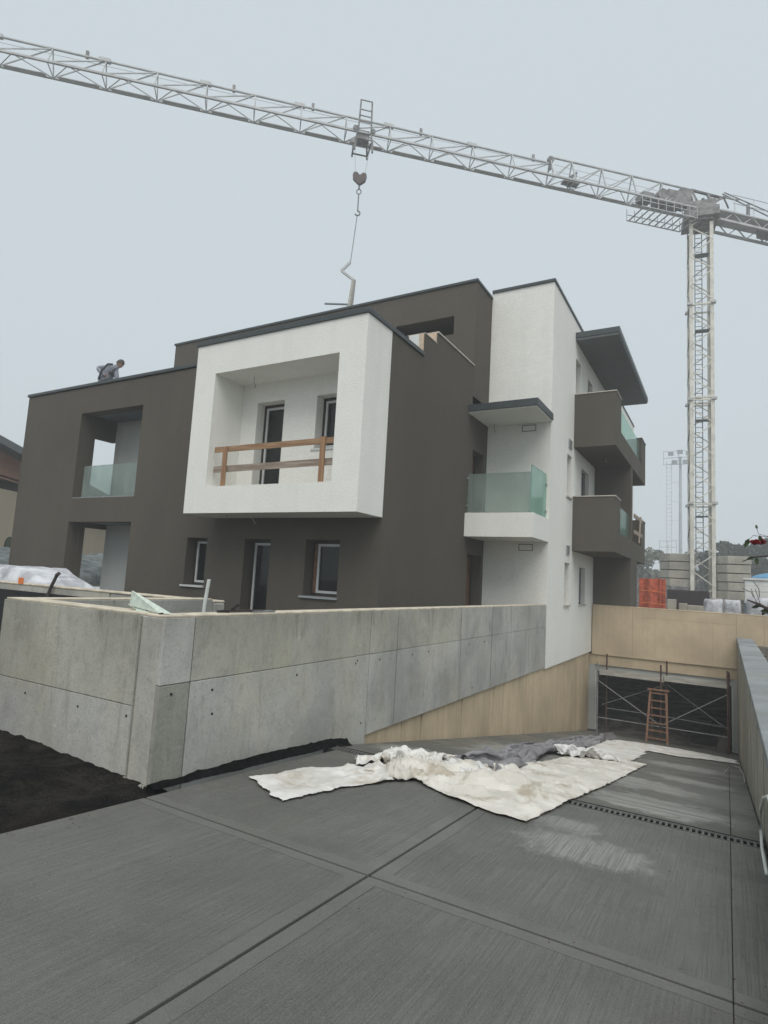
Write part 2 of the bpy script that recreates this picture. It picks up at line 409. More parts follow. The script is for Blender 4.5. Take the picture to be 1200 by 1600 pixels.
# ================================================================== SETTING: ground
g = MB()
g.add([(-160,19.42,.85),(160,19.42,.85),(160,170,.85),(-160,170,.85)], [(0,1,2,3)])
g.add([(-160,-90,.80),(-16.9,-90,.80),(-16.9,19.42,.85),(-160,19.42,.85)], [(0,1,2,3)])
g.add([(.62,-90,.35),(160,-90,.35),(160,19.42,.35),(.62,19.42,.35)], [(0,1,2,3)])
g.add([(-16.9,-90,.20),(.62,-90,.20),(.62,-14,.20),(-16.9,-14,.20)], [(0,1,2,3)])
tag(g.build('ground', 'earth', origin=(0, 0, 0)), kind='structure')
# rough black millings beside the drive
def heightgrid(x0, x1, y0, y1, nx, ny, fz):
    vs = [(x0+(x1-x0)*i/nx, y0+(y1-y0)*j/ny, 0) for j in range(ny+1) for i in range(nx+1)]
    vs = [(x, y, fz(x, y)) for x, y, _ in vs]
    fs = [(j*(nx+1)+i, j*(nx+1)+i+1, (j+1)*(nx+1)+i+1, (j+1)*(nx+1)+i) for j in range(ny) for i in range(nx)]
    return vs, fs
def dz(x, y):
    base = gz(y) + .0
    a = max(0, min(1, (-3.43-x)/.25))
    return base - .045*(1-a) + a*(.0 + .035*max(0, min(2.4, -3.8-x)) + .03*pn(Vector((x*2.2, y*2.2, 0))) + .018*pn(Vector((x*9, y*9, 3))) + .008*pn(Vector((x*31, y*31, 7))))
d = MB(); d.add(*heightgrid(-8.2, -3.40, -1.0, 3.16, 170, 150, dz)); 
tag(d.build('asphalt_strip', 'asphalt', smooth=True, origin=(0, 0, 0)), kind='structure')
d = MB(); d.add([(-16.9,-14,.19),(-3.41,-14,.19),(-3.41,-1,.19),(-16.9,-1,.19)], [(0,1,2,3)]); d.add([(-16.9,-1,.17),(-8.2,-1,.17),(-8.2,3.0,.12),(-16.9,3.0,.12)], [(0,1,2,3)])
d.add([(-16.9,3.0,.12),(-5.9,3.0,.12),(-5.9,8.8,-.05),(-16.9,8.8,-.05)], [(0,1,2,3)]); d.add([(-5.75,3.3,-.05),(-3.9,3.3,-.05),(-3.9,13.8,-.05),(-5.75,13.8,-.05)], [(0,1,2,3)])
tag(d.build('garden_soil', 'earth', origin=(0, 0, 0)), kind='structure')
pb = MB()
for k in range(2600):
    x = random.uniform(-7.5, -3.47); y = random.uniform(.6, 3.0); r = random.uniform(.003, .011) * (2.2 if random.random() < .06 else 1)
    z = dz(x, y)
    vs = [(x+r*math.cos(a)*random.uniform(.7, 1.3), y+r*math.sin(a)*random.uniform(.7, 1.3), z-.003) for a in (0, 1.26, 2.5, 3.8, 5)]
    vs.append((x, y, z+r*random.uniform(.5, .9)))
    pb.add(vs, [(i, (i+1) % 5, 5) for i in range(5)])
tag(pb.build('gravel', 'asphalt', origin=(0, 0, 0)), 'loose black asphalt crumbs scattered beside the concrete drive', 'gravel', kind='stuff')

# drive: slabs with real joints between them
dr = MB(); ys = [-14, 0, 5.2]
dr.add([(-3.42, -14, gz(-1)-.03), (.22, -14, gz(-1)-.03), (.22, 0, gz(0)-.03), (-3.42, 0, gz(0)-.03), (.22, 5.32, gz(5.29)-.03), (-3.42, 5.32, gz(5.29)-.03)], [(0,1,2,3), (3,2,4,5)])
drive = tag(dr.build('driveway', 'joint', origin=(0, 0, 0)), kind='structure')
def sloped(mb, x0, x1, y0, y1, th=.1, top=0.):
    ys = [y0] + [q for q in (0, 5.3, 18.95) if y0 < q < y1] + [y1]
    k = len(mb.v)
    for y in ys:
        z = gz(min(y, y1-1e-4))+top
        mb.v += [(x0, y, z), (x1, y, z), (x1, y, z-th), (x0, y, z-th)]
    n = len(ys)
    for i in range(n-1):
        a = k+i*4
        for j in range(4): mb.f.append((a+j, a+(j+1) % 4, a+4+(j+1) % 4, a+4+j))
    mb.f.append((k, k+3, k+2, k+1)); e = k+(n-1)*4; mb.f.append((e, e+1, e+2, e+3))
    return mb
J = .009
for (x0, x1, y0, y1) in ((-3.42, -1.65-J, -14, 2.89-J), (-3.42, -1.65-J, 2.89+J, 5.185), (-1.65+J, .008, -14, 2.89-J), (-1.65+J, .008, 2.89+J, 5.185), (.0105, .22, -14, 2.89-J), (.0105, .22, 2.89+J, 5.185)):
    sloped(MB(), x0, x1, y0, y1).build('concrete_slab', 'slab', drive, bevel=.004)
rb = MB(); sloped(rb, -3.66, .24, 5.2, 19.0, .3, -.03); ramp = tag(rb.build('garage_ramp', 'joint', origin=(0, 0, 0)), kind='structure')
for (x0, x1, y0, y1) in ((-3.56, .008, 5.335, 18.94), (.013, .22, 5.335, 8.0), (.013, .22, 8.006, 18.94)):
    sloped(MB(), x0, x1, y0, y1).build('ramp_slab', 'ramp', ramp, bevel=.003)

gt = MB(); rnd0 = random.Random(77)
for k in range(330):
    e = rnd0.random() < .55
    x = (-3.40+abs(rnd0.gauss(0, .12))) if e else rnd0.uniform(-3.3, .15); y = rnd0.uniform(.7, 5.1)
    if not e and rnd0.random() < .4: x = .15-abs(rnd0.gauss(0, .15))
    r = rnd0.uniform(.0015, .006); z = gz(y)
    gt.add([(x+r*math.cos(a)*rnd0.uniform(.7, 1.3), y+r*math.sin(a)*rnd0.uniform(.7, 1.3), z) for a in (0, 1.3, 2.5, 3.8, 5)]+[(x, y, z+r*.8)], [(i, (i+1) % 5, 5) for i in range(5)])
tag(gt.build('grit', 'rust', origin=(0, 0, 0)), 'scattered grit and dirt crumbs on the concrete drive', 'grit', kind='stuff')

# drain channel with grate
zt = gz(5.26)
dc = empty('drain_channel', (-1.65, 5.26, zt), 'slotted drain channel running across the drive where the ramp begins', 'drain')
t = MB(); t.box(-3.56, .22, 5.195, 5.325, zt-.14, zt-.10); t.box(-3.56, .22, 5.190, 5.197, zt-.1, zt+.004); t.box(-3.56, .22, 5.323, 5.330, zt-.1, zt+.004); t.build('channel_frame', 'joint', dc)
t = MB(); t.box(-3.55, .22, 5.198, 5.222, zt-.012, zt-.001); t.box(-3.55, .22, 5.298, 5.322, zt-.012, zt-.001); t.build('grate_edge', 'grate', dc)
bm0 = None
for k in range(92):
    x = -3.53+k*.041
    if bm0 is None:
        bm0 = MB().box(x-.009, x+.009, 5.222, 5.298, zt-.012, zt-.002).build('grate_bar', 'grate', dc)
    else:
        o = bm0.copy(); C.objects.link(o); o.parent = dc; o.location = bm0.location + Vector((k*.041, 0, 0))

# ================================================================== concrete garden wall along the drive
zb = lambda y: gz(y)-.05
cw = empty('concrete_wall', (-3.7, 8, -.3), 'raw cast concrete wall with tie holes rising from the drive corner to the white tower', 'wall')
t = MB(); t.box(-3.80, -3.62, 3.13, 13.80, -.21, 1.17); t.box(-3.80, -3.62, 3.13, 5.9, -.4, -.21); t.box(-5.78, -3.80, 3.13, 3.27, -.3, 1.17); t.build('core', 'concrete', cw)
ysp = [3.055, 3.345, 6.01, 6.68, 8.75, 10.17, 11.26, 12.45, 13.80]
G_ = .003
for i in range(8):
    gp = .005 if ysp[i] < 5 else (.010 if ysp[i] < 8 else .016); a, b = ysp[i]+(gp if i else 0), ysp[i+1]-gp
    lo = -.42 if b < 6.1 else -.215
    MB().box(-3.62, -3.58+(.002 if i % 2 else 0), a, b, lo, .69-G_).build('panel', 'concrete_dark' if i == 0 else 'concrete_cool', cw, bevel=.003)
    MB().box(-3.62, -3.58+(0 if i % 2 else .0015), a, b, .69+G_, 1.178).build('panel', 'concrete_cool' if i == 0 or i > 3 else 'concrete_warm', cw, bevel=.003)
# front face
MB().box(-3.838+G_, -3.621, 3.055, 3.13, -.3, 1.178).build('panel', 'concrete_pale', cw, bevel=.006)
for (a, b) in ((-5.81, -3.838-G_),):
    MB().box(a, b, 3.09, 3.13, -.3, .5-G_).build('panel', 'concrete_cool', cw, bevel=.003)
    MB().box(a, b, 3.088, 3.13, .5+G_, 1.178).build('panel', 'concrete_warm', cw, bevel=.003)
MB().box(-5.812, -5.60, 3.275, 5.49, -.3, 1.178).build('side_wall', 'concrete', cw, bevel=.004)
# pale mortar strip on top
t = MB(); t.box(-3.80, -3.588, 3.062, 13.78, 1.179, 1.197); t.build('coping', 'mortar', cw, bevel=.005)
t = MB(); t.box(-5.80, -3.803, 3.10, 3.30, 1.179, 1.197); t.box(-5.80, -5.61, 3.31, 5.48, 1.179, 1.196); t.build('coping', 'mortar', cw, bevel=.005)
def disc(mb, c, ax, r, n=12, t=.003):
    c = Vector(c); ax = Vector(ax).normalized(); u = ax.orthogonal().normalized(); v = ax.cross(u)
    ring = [c+ax*t+(u*math.cos(2*math.pi*i/n)+v*math.sin(2*math.pi*i/n))*r for i in range(n)]
    ring2 = [c-ax*.01+(u*math.cos(2*math.pi*i/n)+v*math.sin(2*math.pi*i/n))*r*1.15 for i in range(n)]
    return mb.add(ring+ring2, [tuple(range(n))]+[(i, (i+1) % n, n+(i+1) % n, n+i) for i in range(n)])
for (y, z) in ((3.17, .62), (3.58, .60), (4.67, .60), (5.72, .61), (5.75, .64), (6.25, .61), (3.6, .41), (7.1, .60), (7.6, .6), (9.1, .6), (9.8, .6), (10.6, .6), (5.9, -.06), (9.3, -.1), (11.7, .6), (13.1, .6)):
    disc(MB(), (-3.577, y, z), (1, 0, 0), .010).build('tie_hole_disc', 'joint', cw)  # dark discs stand in for the shade inside the holes
for (x, z) in ((-4.55, .40), (-3.95, .42), (-5.3, .40)):
    disc(MB(), (x, 3.088, z), (0, -1, 0), .009).build('tie_hole_disc', 'joint', cw)
for yj in ysp[1:-1]:
    jw = .004 if yj < 5 else (.009 if yj < 8 else .015); MB().box(-3.619, -3.590, yj-jw, yj+jw, -.2 if yj > 6.02 else -.3, 1.176).build('joint_dark', 'joint', cw)  # dark strips set into the gaps imitate the shade of the joints
# formwork fin at the corner and a broken foot
t = MB()
for k in range(24):
    z = -.05+k*.052
    t.obox((-3.838, 3.052-.002*random.random(), z), (.004+.004*random.random(), 0, 0), (0, .006, 0), (0, 0, .028))
t.build('mortar_fin', 'concrete_dark', cw)
t = MB()
for k in range(26):
    x = random.uniform(-3.87, -3.57); y = random.uniform(3.0, 3.10); r = random.uniform(.006, .02)
    t.obox((x, y, gz(3.05)+r*.4), (r, r*.4*random.uniform(-1, 1), 0), (-r*.3, r*.7, 0), (0, r*.2, r*.5))
tag(t.build('mortar_crumbs', 'concrete_dark', origin=(0, 0, 0)), 'broken mortar crumbs at the foot of the concrete wall corner', 'rubble', kind='stuff')
# black bitumen felt tucked along the foot
t = MB(); k0 = 60; pr = []
for i in range(k0+1):
    y = 3.02+i*(5.62-3.02)/k0
    w_ = .04+.015*pn(Vector((y*3, 0, 0))); h = .022+.012*pn(Vector((y*5.3, 5, 0)))+.012*pn(Vector((y*15, 5, 0)))+.045*min(1, (y-3)/1.2)
    z = gz(y)
    pr.append([(-3.572, y, z+h), (-3.555+.008*pn(Vector((y*9, 1, 0))), y, z+h*.75), (-3.57+w_*.8, y, z+.03+.008*pn(Vector((y*12, 2, 0)))), (-3.57+w_*1.9+.012*pn(Vector((y*14, 3, 0))), y, z+.004), (-3.572, y, z-.02)])
vs = [p for r in pr for p in r]; fs = [(i*5+j, i*5+(j+1) % 5, (i+1)*5+(j+1) % 5, (i+1)*5+j) for i in range(k0) for j in range(5)]
t.add(vs, fs+[(0, 1, 2, 3, 4), tuple(k0*5+j for j in (4, 3, 2, 1, 0))]); 
tag(t.build('bitumen_felt', 'felt'), 'black bitumen felt strip tucked along the foot of the concrete wall', 'felt strip')

# tan lower ramp wall with board marks
lw = empty('ramp_side_wall', (-3.7, 12, -1.5), 'tan board-marked ramp wall below the concrete wall and white tower', 'wall')
MB().box(-3.95, -3.66, 5.5, 19.08, -2.9, -.23).build('core', 'tan', lw)
y = 5.52; k = 0
while y < 19.05:
    wd = .50+.07*math.sin(k*2.7); b = min(y+wd, 19.08)
    MB().box(-3.66, -3.622+.006*math.sin(k*1.9), y+.009, b-.009, -2.9, -.228).build('board', 'tan_board', lw, bevel=.006)
    y = b; k += 1

# right ramp wall
rw = empty('ramp_parapet_wall', (.42, 10, -1), 'grey board-marked wall with a broad smooth coping on the right of the ramp', 'wall')
MB().box(.27, .58, .6, 19.06, -2.9, .44).build('core', 'grey_board', rw)
y = .6; k = 0
while y < 19.0:
    wd = .30+.05*math.sin(k*2.1); b = min(y+wd, 19.06)
    MB().box(.238+.005*math.sin(k*1.7), .27, y+.005, b-.005, -2.9, .438).build('board', 'grey_board', rw, bevel=.003)
    y = b; k += 1
for (a, b) in ((.6, 4.4), (4.405, 8.6), (8.605, 12.6), (12.605, 16.2), (16.205, 19.05)):
    MB().box(.222, .60, a, b, .441, .525).build('coping', 'coping_grey', rw, bevel=.008)

# garage front wall
gw = empty('garage_front_wall', (-1.6, 19.2, 0), 'tan plaster wall above the open garage entrance', 'wall')
MB().box(-3.55, 16, 19.135, 19.40, -.30, 1.13).build('core', 'tan', gw)
px = [-3.56, -2.42, .22, .86, 3.2, 6, 10, 16]
for i in range(7):
    a, b = px[i]+.002, px[i+1]-.002
    if i == 1:
        MB().box(a, b, 19.10, 19.13, .86, 1.133).build('panel', 'tan', gw, bevel=.003)
        MB().box(a, b-.56, 19.098, 19.13, -.318, .857).build('panel', 'tan', gw, bevel=.003)
        MB().box(b-.557, b, 19.101, 19.13, -.319, .857).build('panel', 'tan', gw, bevel=.003)
    else: MB().box(a, b, 19.10, 19.13, -.32 if b < .3 else -1, 1.133).build('panel', 'tan', gw, bevel=.003)
MB().box(-3.56, 16, 19.095, 19.41, 1.135, 1.165).build('coping', 'tan', gw, bevel=.006)
MB().box(-3.64, .236, 19.15, 19.40, -.62, -.323).build('lintel', 'tan', gw)
MB().box(-3.52, .236, 19.20, 19.38, -.80, -.623).build('door_head', 'grey_render', gw)
for (a, b) in ((-3.655, -3.47), (.13, .235)):
    MB().box(a, b, 19.14, 19.30, -2.53, -.623).build('door_jamb', 'grey_render', gw)
MB().box(.09, .13, 19.2, 19.3, -2.53, -.81).build('door_guide', 'frame_white', gw)
MB().box(-3.47, -3.43, 19.2, 19.3, -2.53, -.81).build('door_guide', 'frame_white', gw)
MB().box(.60, 16, 19.14, 19.38, -.5, .35).build('core', 'tan', gw)
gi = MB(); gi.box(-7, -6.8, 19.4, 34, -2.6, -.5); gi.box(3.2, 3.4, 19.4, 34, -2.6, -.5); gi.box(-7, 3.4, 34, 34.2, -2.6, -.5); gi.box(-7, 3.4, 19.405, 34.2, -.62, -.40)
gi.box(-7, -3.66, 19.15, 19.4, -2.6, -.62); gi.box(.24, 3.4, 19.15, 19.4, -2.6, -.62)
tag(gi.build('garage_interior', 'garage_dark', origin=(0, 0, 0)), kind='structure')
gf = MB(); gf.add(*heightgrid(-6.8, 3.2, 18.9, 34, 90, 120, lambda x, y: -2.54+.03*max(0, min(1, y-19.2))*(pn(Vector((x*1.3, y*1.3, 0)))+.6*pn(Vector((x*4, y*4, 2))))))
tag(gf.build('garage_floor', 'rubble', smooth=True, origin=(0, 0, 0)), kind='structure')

# back garden wall on the left
bw = empty('garden_wall', (-8.5, 5.6, 0), 'low concrete garden wall with rounded end behind the corner planter', 'wall')
MB().box(-13, -7.665, 5.50, 5.70, -.1, 1.14).build('panel', 'concrete_pale', bw, bevel=.004)
MB().box(-7.655, -5.60, 5.502, 5.70, -.1, 1.14).build('panel', 'concrete', bw, bevel=.02)
MB().box(-13, -5.61, 5.49, 5.71, 1.141, 1.172).build('coping', 'mortar', bw, bevel=.015)
MB().box(-13, -8.05, 5.47, 5.498, -.1, 1.05).build('bitumen_coating', 'black_void', bw)

# ================================================================== THE APARTMENT BUILDING
B = empty('apartment_building', (-9, 16, -.3), 'new three-storey apartment block in dark taupe and white render with glass balconies', 'building')
def bpart(mb, name, mat, bevel=0, label=None):
    o = mb.build(name, mat, B, bevel=bevel)
    if label: o['label'] = label
    return o
XD, XT, YF, YB, YT, YA = -5.16, -3.58, 8.83, 8.0, 13.83, 12.75
front_holes = [(-14.16, -11.80, 3.14, 5.31), (-14.19, -11.80, -.25, 2.55), (-9.92, -9.32, 1.22, 2.21), (-8.285, -7.62, -.25, 2.205), (-6.765, -6.01, 1.18, 2.215),
               (-8.63+.02, -5.70-.02, 2.95, 5.36)]
bpart(wall(MB(), ysurf(YF), -16.65, XD, -.3, 5.98, .3, front_holes), 'front_wall', 'dark_render')
# white lining at the back of the framed balcony
bpart(wall(MB(), ysurf(YF-.02), -8.63, -5.70, 2.95, 5.37, .05, [(-8.22, -7.52, 2.94, 4.97), (-6.73, -5.95, 3.93, 4.97)]), 'balcony_wall', 'white_render')
t = MB(); wall(t, ysurf(YF+.03), -8.62, -5.71, 2.95, 5.36, .25, [(-8.22, -7.52, 2.94, 4.97), (-6.73, -5.95, 3.93, 4.97)]); bpart(t, 'reveal', 'white_render')
# white projecting frame
t = wall(MB(), ysurf(YB), -9.17, XD, 2.62, 5.985, YF-YB-.002, [(-8.63, -5.70, 3.13, 5.37)]); bpart(t, 'white_frame', 'white_render')
bpart(MB().box(-8.629, -5.701, YB+.25, YF-.021, 2.95, 2.97), 'balcony_floor', 'grey_render')
# right side dark wall (facing +X), stepped parapet
t = wall(MB(), xsurf(XD), YF+.3, YT-.002, -.3, 5.98, .3, [(12.88, 13.62, 2.88, 4.72), (12.80, 13.66, -.25, 2.25)])
bpart(t, 'side_wall', 'dark_render')
bpart(MB().box(XD-.38, XD-.001, 10.12, 10.70, 5.981, 6.47), 'parapet', 'dark_render')
bpart(MB().box(XD-.38, XD-.001, 10.70, YA-.001, 5.981, 6.71), 'parapet', 'dark_render')
t = MB(); t.box(XD-.36, XD-.02, 10.10, 10.119, 5.985, 6.47); t.box(XD-.36, XD-.02, 10.68, 10.699, 6.471, 6.72); bpart(t, 'insulation', 'insul', label='raw peach insulation end of the stepped parapet')
bpart(MB().box(XD-.34, XD-.12, 10.09, 10.099, 5.99, 6.46), 'insulation_sheet', 'white_paint')
t = MB(); t.box(XD-.40, XD+.02, 10.70, YA-.001, 6.711, 6.745); t.box(XD-.40, XD+.01, 10.12, 10.679, 6.471, 6.487); bpart(t, 'parapet_trim', 'stone_cap')
# caps of the low block
t = MB(); t.box(-9.20, XD+.03, YB-.03, YB+.35, 5.986, 6.075); t.box(XD-.36, XD+.03, YB+.35, 10.09, 5.986, 6.07); t.box(-9.20, -8.9, YB+.35, YF+.3, 5.986, 6.07); bpart(t, 'roof_cap', 'cap', .006)
t = MB(); t.box(-16.69, -9.171, YF-.035, YF+.33, 6.001, 6.075); t.box(-16.69, -16.33, YF+.33, 23, 6.001, 6.075); bpart(t, 'roof_cap', 'cap', .006)
t = MB(); t.box(-16.65, XD-.3, YF+.3, 23, 5.55, 5.68); t.box(-14.16, XD-.3, YF+.3, 23, 2.7, 2.93); t.box(-14.16, XD-.3, YF+.3, 23, -.3, -.02); bpart(t, 'floor_deck', 'grey_render')
bpart(MB().box(-16.65, -16.40, YF+.3, 23, 5.68, 6.0), 'parapet', 'dark_render')
# loggia rooms at the left
for z0, z1, top in ((2.93, 5.55, 4.78), (-.02, 2.70, 2.45)):
    bpart(wall(MB(), xsurf(-14.16), YF+.3, 9.86, z0, z1, .12, [(9.265, 9.87, z0-.01 if z0 < 0 else z0+.1, top)]), 'loggia_side_wall', 'dark_render')
bpart(wall(MB(), ysurf(9.861), -14.16, -11.5, -.3, 5.55, .25, []), 'loggia_back_wall', 'grey_render')
bpart(MB().box(-11.80, -11.5, YF+.3, 9.86, -.3, 5.55), 'loggia_side_wall', 'dark_render')
for z in (5.34, 2.58): bpart(MB().box(-14.159, -11.801, YF+.301, 9.859, z, z+.06), 'loggia_ceiling', 'dark_soffit')
bpart(MB().box(-14.16, -13.9, 10.12, 23, -.3, 5.55), 'side_wall', 'dark_render')
bpart(MB().box(-14.15, -11.81, YF+.0, YF+.299, 3.141, 3.155), 'sill', 'frame_grey')
for a, b in ((-14.06, -12.90), (-12.885, -11.83)):
    bpart(MB().box(a, b, YF+.17, YF+.185, 3.156, 3.98), 'glass_panel', 'glass')
bpart(MB().box(-14.06, -11.83, YF+.15, YF+.20, 3.155, 3.19), 'glass_channel', 'galv')
# attic
bpart(wall(MB(), ysurf(YA), -15.71, XD, 5.681, 8.84, 1.05, [(-7.36, -5.73, 7.60, 8.07)]), 'attic_wall', 'dark_render')
bpart(MB().box(-7.5, -5.6, YA+1.06, YA+1.1, 7.4, 8.2), 'recess_back', 'dark_soffit')  # slate panel at the back gives the attic recess its dark inside
bpart(MB().box(-15.71, XD-.3, YT, 25, 5.681, 8.5), 'attic_block', 'dark_render')
t = MB(); t.box(-15.75, XD+.03, YA-.035, YA+.3, 8.841, 8.905); t.box(XD-.3, XD+.03, YA+.3, YT-.03, 8.841, 8.905); t.box(-15.75, -15.4, YA+.3, 25, 8.841, 8.905); bpart(t, 'roof_cap', 'cap', .006)
bpart(wall(MB(), xsurf(XD+.0005), YA+.001, YT-.003, 5.985, 8.84, .29, []), 'attic_side_wall', 'dark_render')
# white tower
side_holes = [(15.53, 16.06, 3.98, 5.10), (17.30, 18.36, 2.90, 5.04), (15.48, 16.04, 1.17, 2.25), (17.22, 18.04, 1.17, 2.21), (16.34, 17.0, 6.7, 7.98), (17.98, 18.68, 6.7, 7.93)]
bpart(wall(MB(), xsurf(XT), YT, 28.2, -.25, 9.02, .35, side_holes), 'tower_side_wall', 'white_render')
bpart(wall(MB(), ysurf(YT), XD-.02, XT-.351, -.25, 9.02, .3, []), 'tower_front_wall', 'white_render')
t = MB(); t.box(XD-.0, XT+.03, YT-.035, YT+.32, 9.021, 9.095); t.box(XT-.38, XT+.03, YT+.32, 28.2, 9.021, 9.095); bpart(t, 'roof_cap', 'cap', .006)
bpart(MB().box(XD-.3, XT-.4, YT+.31, 28, 8.6, 8.7), 'floor_deck', 'grey_render')
bpart(wall(MB(), ysurf(28.0), -15, XT-.36, -.3, 8.6, .2, []), 'rear_wall', 'grey_render')
# small canopy + white balcony on the tower front
bpart(MB().box(XD+.002, XT+.05, 12.48, YT-.002, 5.53, 5.69), 'canopy_fascia', 'cap', .004)
bpart(MB().box(XD+.004, XT+.02, 12.52, YT-.004, 5.50, 5.529), 'canopy_soffit', 'white_render')
bpart(MB().box(XD+.002, XT+.001, 12.53, YT-.002, 2.63, 3.165), 'balcony_slab', 'white_render', .004)
bpart(MB().box(XD+.03, XT-.10, 12.585, 12.60, 3.17, 4.06), 'glass_panel', 'glass')
bpart(MB().box(XT-.085, XT-.070, 12.585, YT-.03, 3.17, 4.22), 'glass_panel', 'glass_bright')
bpart(MB().box(XD+.03, XT-.06, 12.57, 12.615, 3.166, 3.19), 'glass_channel', 'galv')
M['glass_edge'] = plain('glass_edge_green', (.12, .30, .25), .15, .1, 5, 0, .7, 0)
for bx in ((XD+.03, XT-.10, 12.5845, 12.6005, 4.061, 4.067), (XT-.0995, XT-.096, 12.5845, 12.6005, 3.19, 4.06), (XT-.0855, XT-.0695, 12.581, 12.5845, 3.19, 4.22), (XT-.0855, XT-.0695, 12.585, YT-.03, 4.2205, 4.226)):
    bpart(MB().box(*bx), 'glass_edge', 'glass_edge')
for z in (3.32, 3.95): bpart(MB().box(XD, XD+.06, 12.575, 12.61, z, z+.05), 'glass_clamp', 'galv'); bpart(MB().box(XT-.095, XT-.06, YT-.06, YT-.001, z, z+.05), 'glass_clamp', 'galv')
# vents
def ring(mp, u0, u1, z0, z1, w_, d0, d1):
    t = MB(); mbox(t, mp, u0, u1, d0, d1, z0, z0+w_); mbox(t, mp, u0, u1, d0, d1, z1-w_, z1); mbox(t, mp, u0, u0+w_, d0, d1, z0+w_, z1-w_); mbox(t, mp, u1-w_, u1, d0, d1, z0+w_, z1-w_); return t
for z0, z1 in ((5.31, 5.465), (2.42, 2.575)):
    bpart(ring(ysurf(YT), -4.28, -3.94, z0, z1, .012, -.012, -.001), 'vent_frame', 'cap')
for (y0, y1, z0, z1) in ((15.62, 15.98, 5.28, 5.52), (15.58, 15.92, 2.46, 2.7)):
    v = bpart(ring(xsurf(XT), y0, y1, z0, z1, .03, -.025, -.001), 'vent', 'frame_grey')
    for k in range(4):
        zz = z0+.045+k*.045; mbox(MB(), xsurf(XT), y0+.03, y1-.03, -.02, -.002, zz, zz+.018).build('slat', 'frame_grey', v)

# windows: frame > pane, sash, sill
def window(mp, u0, u1, z0, z1, dep, sill=None, style='sash', half=0.0):
    e = .002
    f = ring(mp, u0+e, u1-e, z0+e, z1-e, .055, dep, dep+.06).build('window', 'frame_dark', B)
    a = u0+.055+e
    if half:          # timber casing on the near side of the opening
        mbox(MB(), mp, a, a+half, dep-.02, dep+.05, z0+.06, z1-.06).build('casing', 'wood_frame', f); a += half+e
    ring(mp, a, u1-.057-e, z0+.06, z1-.06, .045, dep+.005, dep+.05).build('sash', 'frame_white' if style == 'sash' else 'frame_grey', f)
    mbox(MB(), mp, a+.045, u1-.105, dep+.03, dep+.04, z0+.10, z1-.10).build('pane', 'pane', f)
    if sill: mbox(MB(), mp, u0-.06, u1+.02, -.045, dep-.003, z0-.035, z0+.001).build('sill', sill, f)
    return f
Fm = ysurf(YF)
window(Fm, -9.92, -9.32, 1.22, 2.21, .24, 'frame_white')
window(Fm, -8.285, -7.62, -.25, 2.205, .24)
window(Fm, -6.765, -6.01, 1.18, 2.215, .24, 'frame_grey', half=.05)
window(Fm, -8.22, -7.52, 2.96, 4.97, .20)
window(Fm, -6.73, -5.95, 3.93, 4.97, .20, 'frame_white')
Xm = xsurf(XT)
for (y0, y1, z0, z1) in ((15.53, 16.06, 3.98, 5.10), (15.48, 16.04, 1.17, 2.25), (16.34, 17.0, 6.7, 7.98)):
    f = window(Xm, y0, y1, z0, z1, .27, 'stone_cap' if z0 < 6 else None, 'grey')
for (y0, y1, z0, z1) in ((17.30, 18.36, 2.90, 5.04), (17.22, 18.04, 1.17, 2.21), (17.98, 18.68, 6.7, 7.93)):
    f = window(Xm, y0, y1, z0, z1, .12, 'stone_cap' if z0 == 1.17 else None, 'grey', half=.2 if z0 == 1.17 else 0)
for z0, z1, y0, y1 in ((2.88, 4.72, 12.88, 13.62), (-.25, 2.25, 12.80, 13.66)):
    f = ring(xsurf(XD), y0+.002, y1-.002, z0+.002, z1-.002, .06, .22, .29).build('door', 'frame_dark', B)
    mbox(MB(), xsurf(XD), y0+.062, y0+.36, .25, .28, z0+.06, z1-.06).build('leaf_panel', 'pane', f)
    mbox(MB(), xsurf(XD), y0+.362, y1-.062, .24, .28, z0+.06, z1-.06).build('leaf_panel', 'wood_frame', f)

# dark balconies on the right face
XBal = -2.50
def dark_balcony(z0, zl, zt_, glass_y):
    t = MB(); t.box(XT+.001, XBal, 16.24, 22.80, z0, z0+.24); bpart(t, 'balcony_slab', 'dark_render')
    t = MB()
    t.box(XT+.001, XBal, 16.24, 16.40, z0+.2405, zt_-.03); t.box(XBal-.16, XBal, 16.4005, 17.13, z0+.2405, zt_-.03)
    t.box(XBal-.16, XBal, 17.1305, 21.7, z0+.2405, zl); t.box(XBal-.16, XBal, 21.7005, 22.80, z0+.2405, zt_-.03); t.box(XT+.001, XBal-.1605, 22.64, 22.80, z0+.2405, zt_-.03)
    t.box(XT+.6, XBal-.1605, 21.7, 21.85, z0+.2405, zt_-.03)
    bpart(t, 'balcony_parapet', 'dark_render')
    t = MB(); t.box(XT+.001, XBal+.02, 16.22, 16.41, zt_-.0295, zt_); t.box(XBal-.17, XBal+.02, 16.4105, 17.14, zt_-.0295, zt_); bpart(t, 'balcony_cap', 'stone_cap', .004)
    t = MB(); t.box(XBal-.17, XBal+.02, 21.69, 22.82, zt_-.0295, zt_); t.box(XT+.001, XBal-.1705, 22.63, 22.82, zt_-.0295, zt_); bpart(t, 'balcony_cap', 'cap', .004)
    bpart(MB().box(XBal-.09, XBal-.075, 17.15, glass_y, zl+.005, zl+.78), 'glass_panel', 'glass_bright')
dark_balcony(2.60, 3.16, 4.08, 19.2)
dark_balcony(5.42, 5.98, 6.92, 21.6)
bpart(MB().box(XT+.001, XBal-.003, 19.25, 19.55, -.3, 5.418), 'partition_wall', 'dark_render')
t = MB(); t.box(XT+.001, XBal-.165, 19.551, 20.7, 2.842, 4.85); t.box(XT+.001, XBal-.003, 19.551, 20.7, -.3, 2.598); bpart(t, 'partition_wall', 'dark_render')
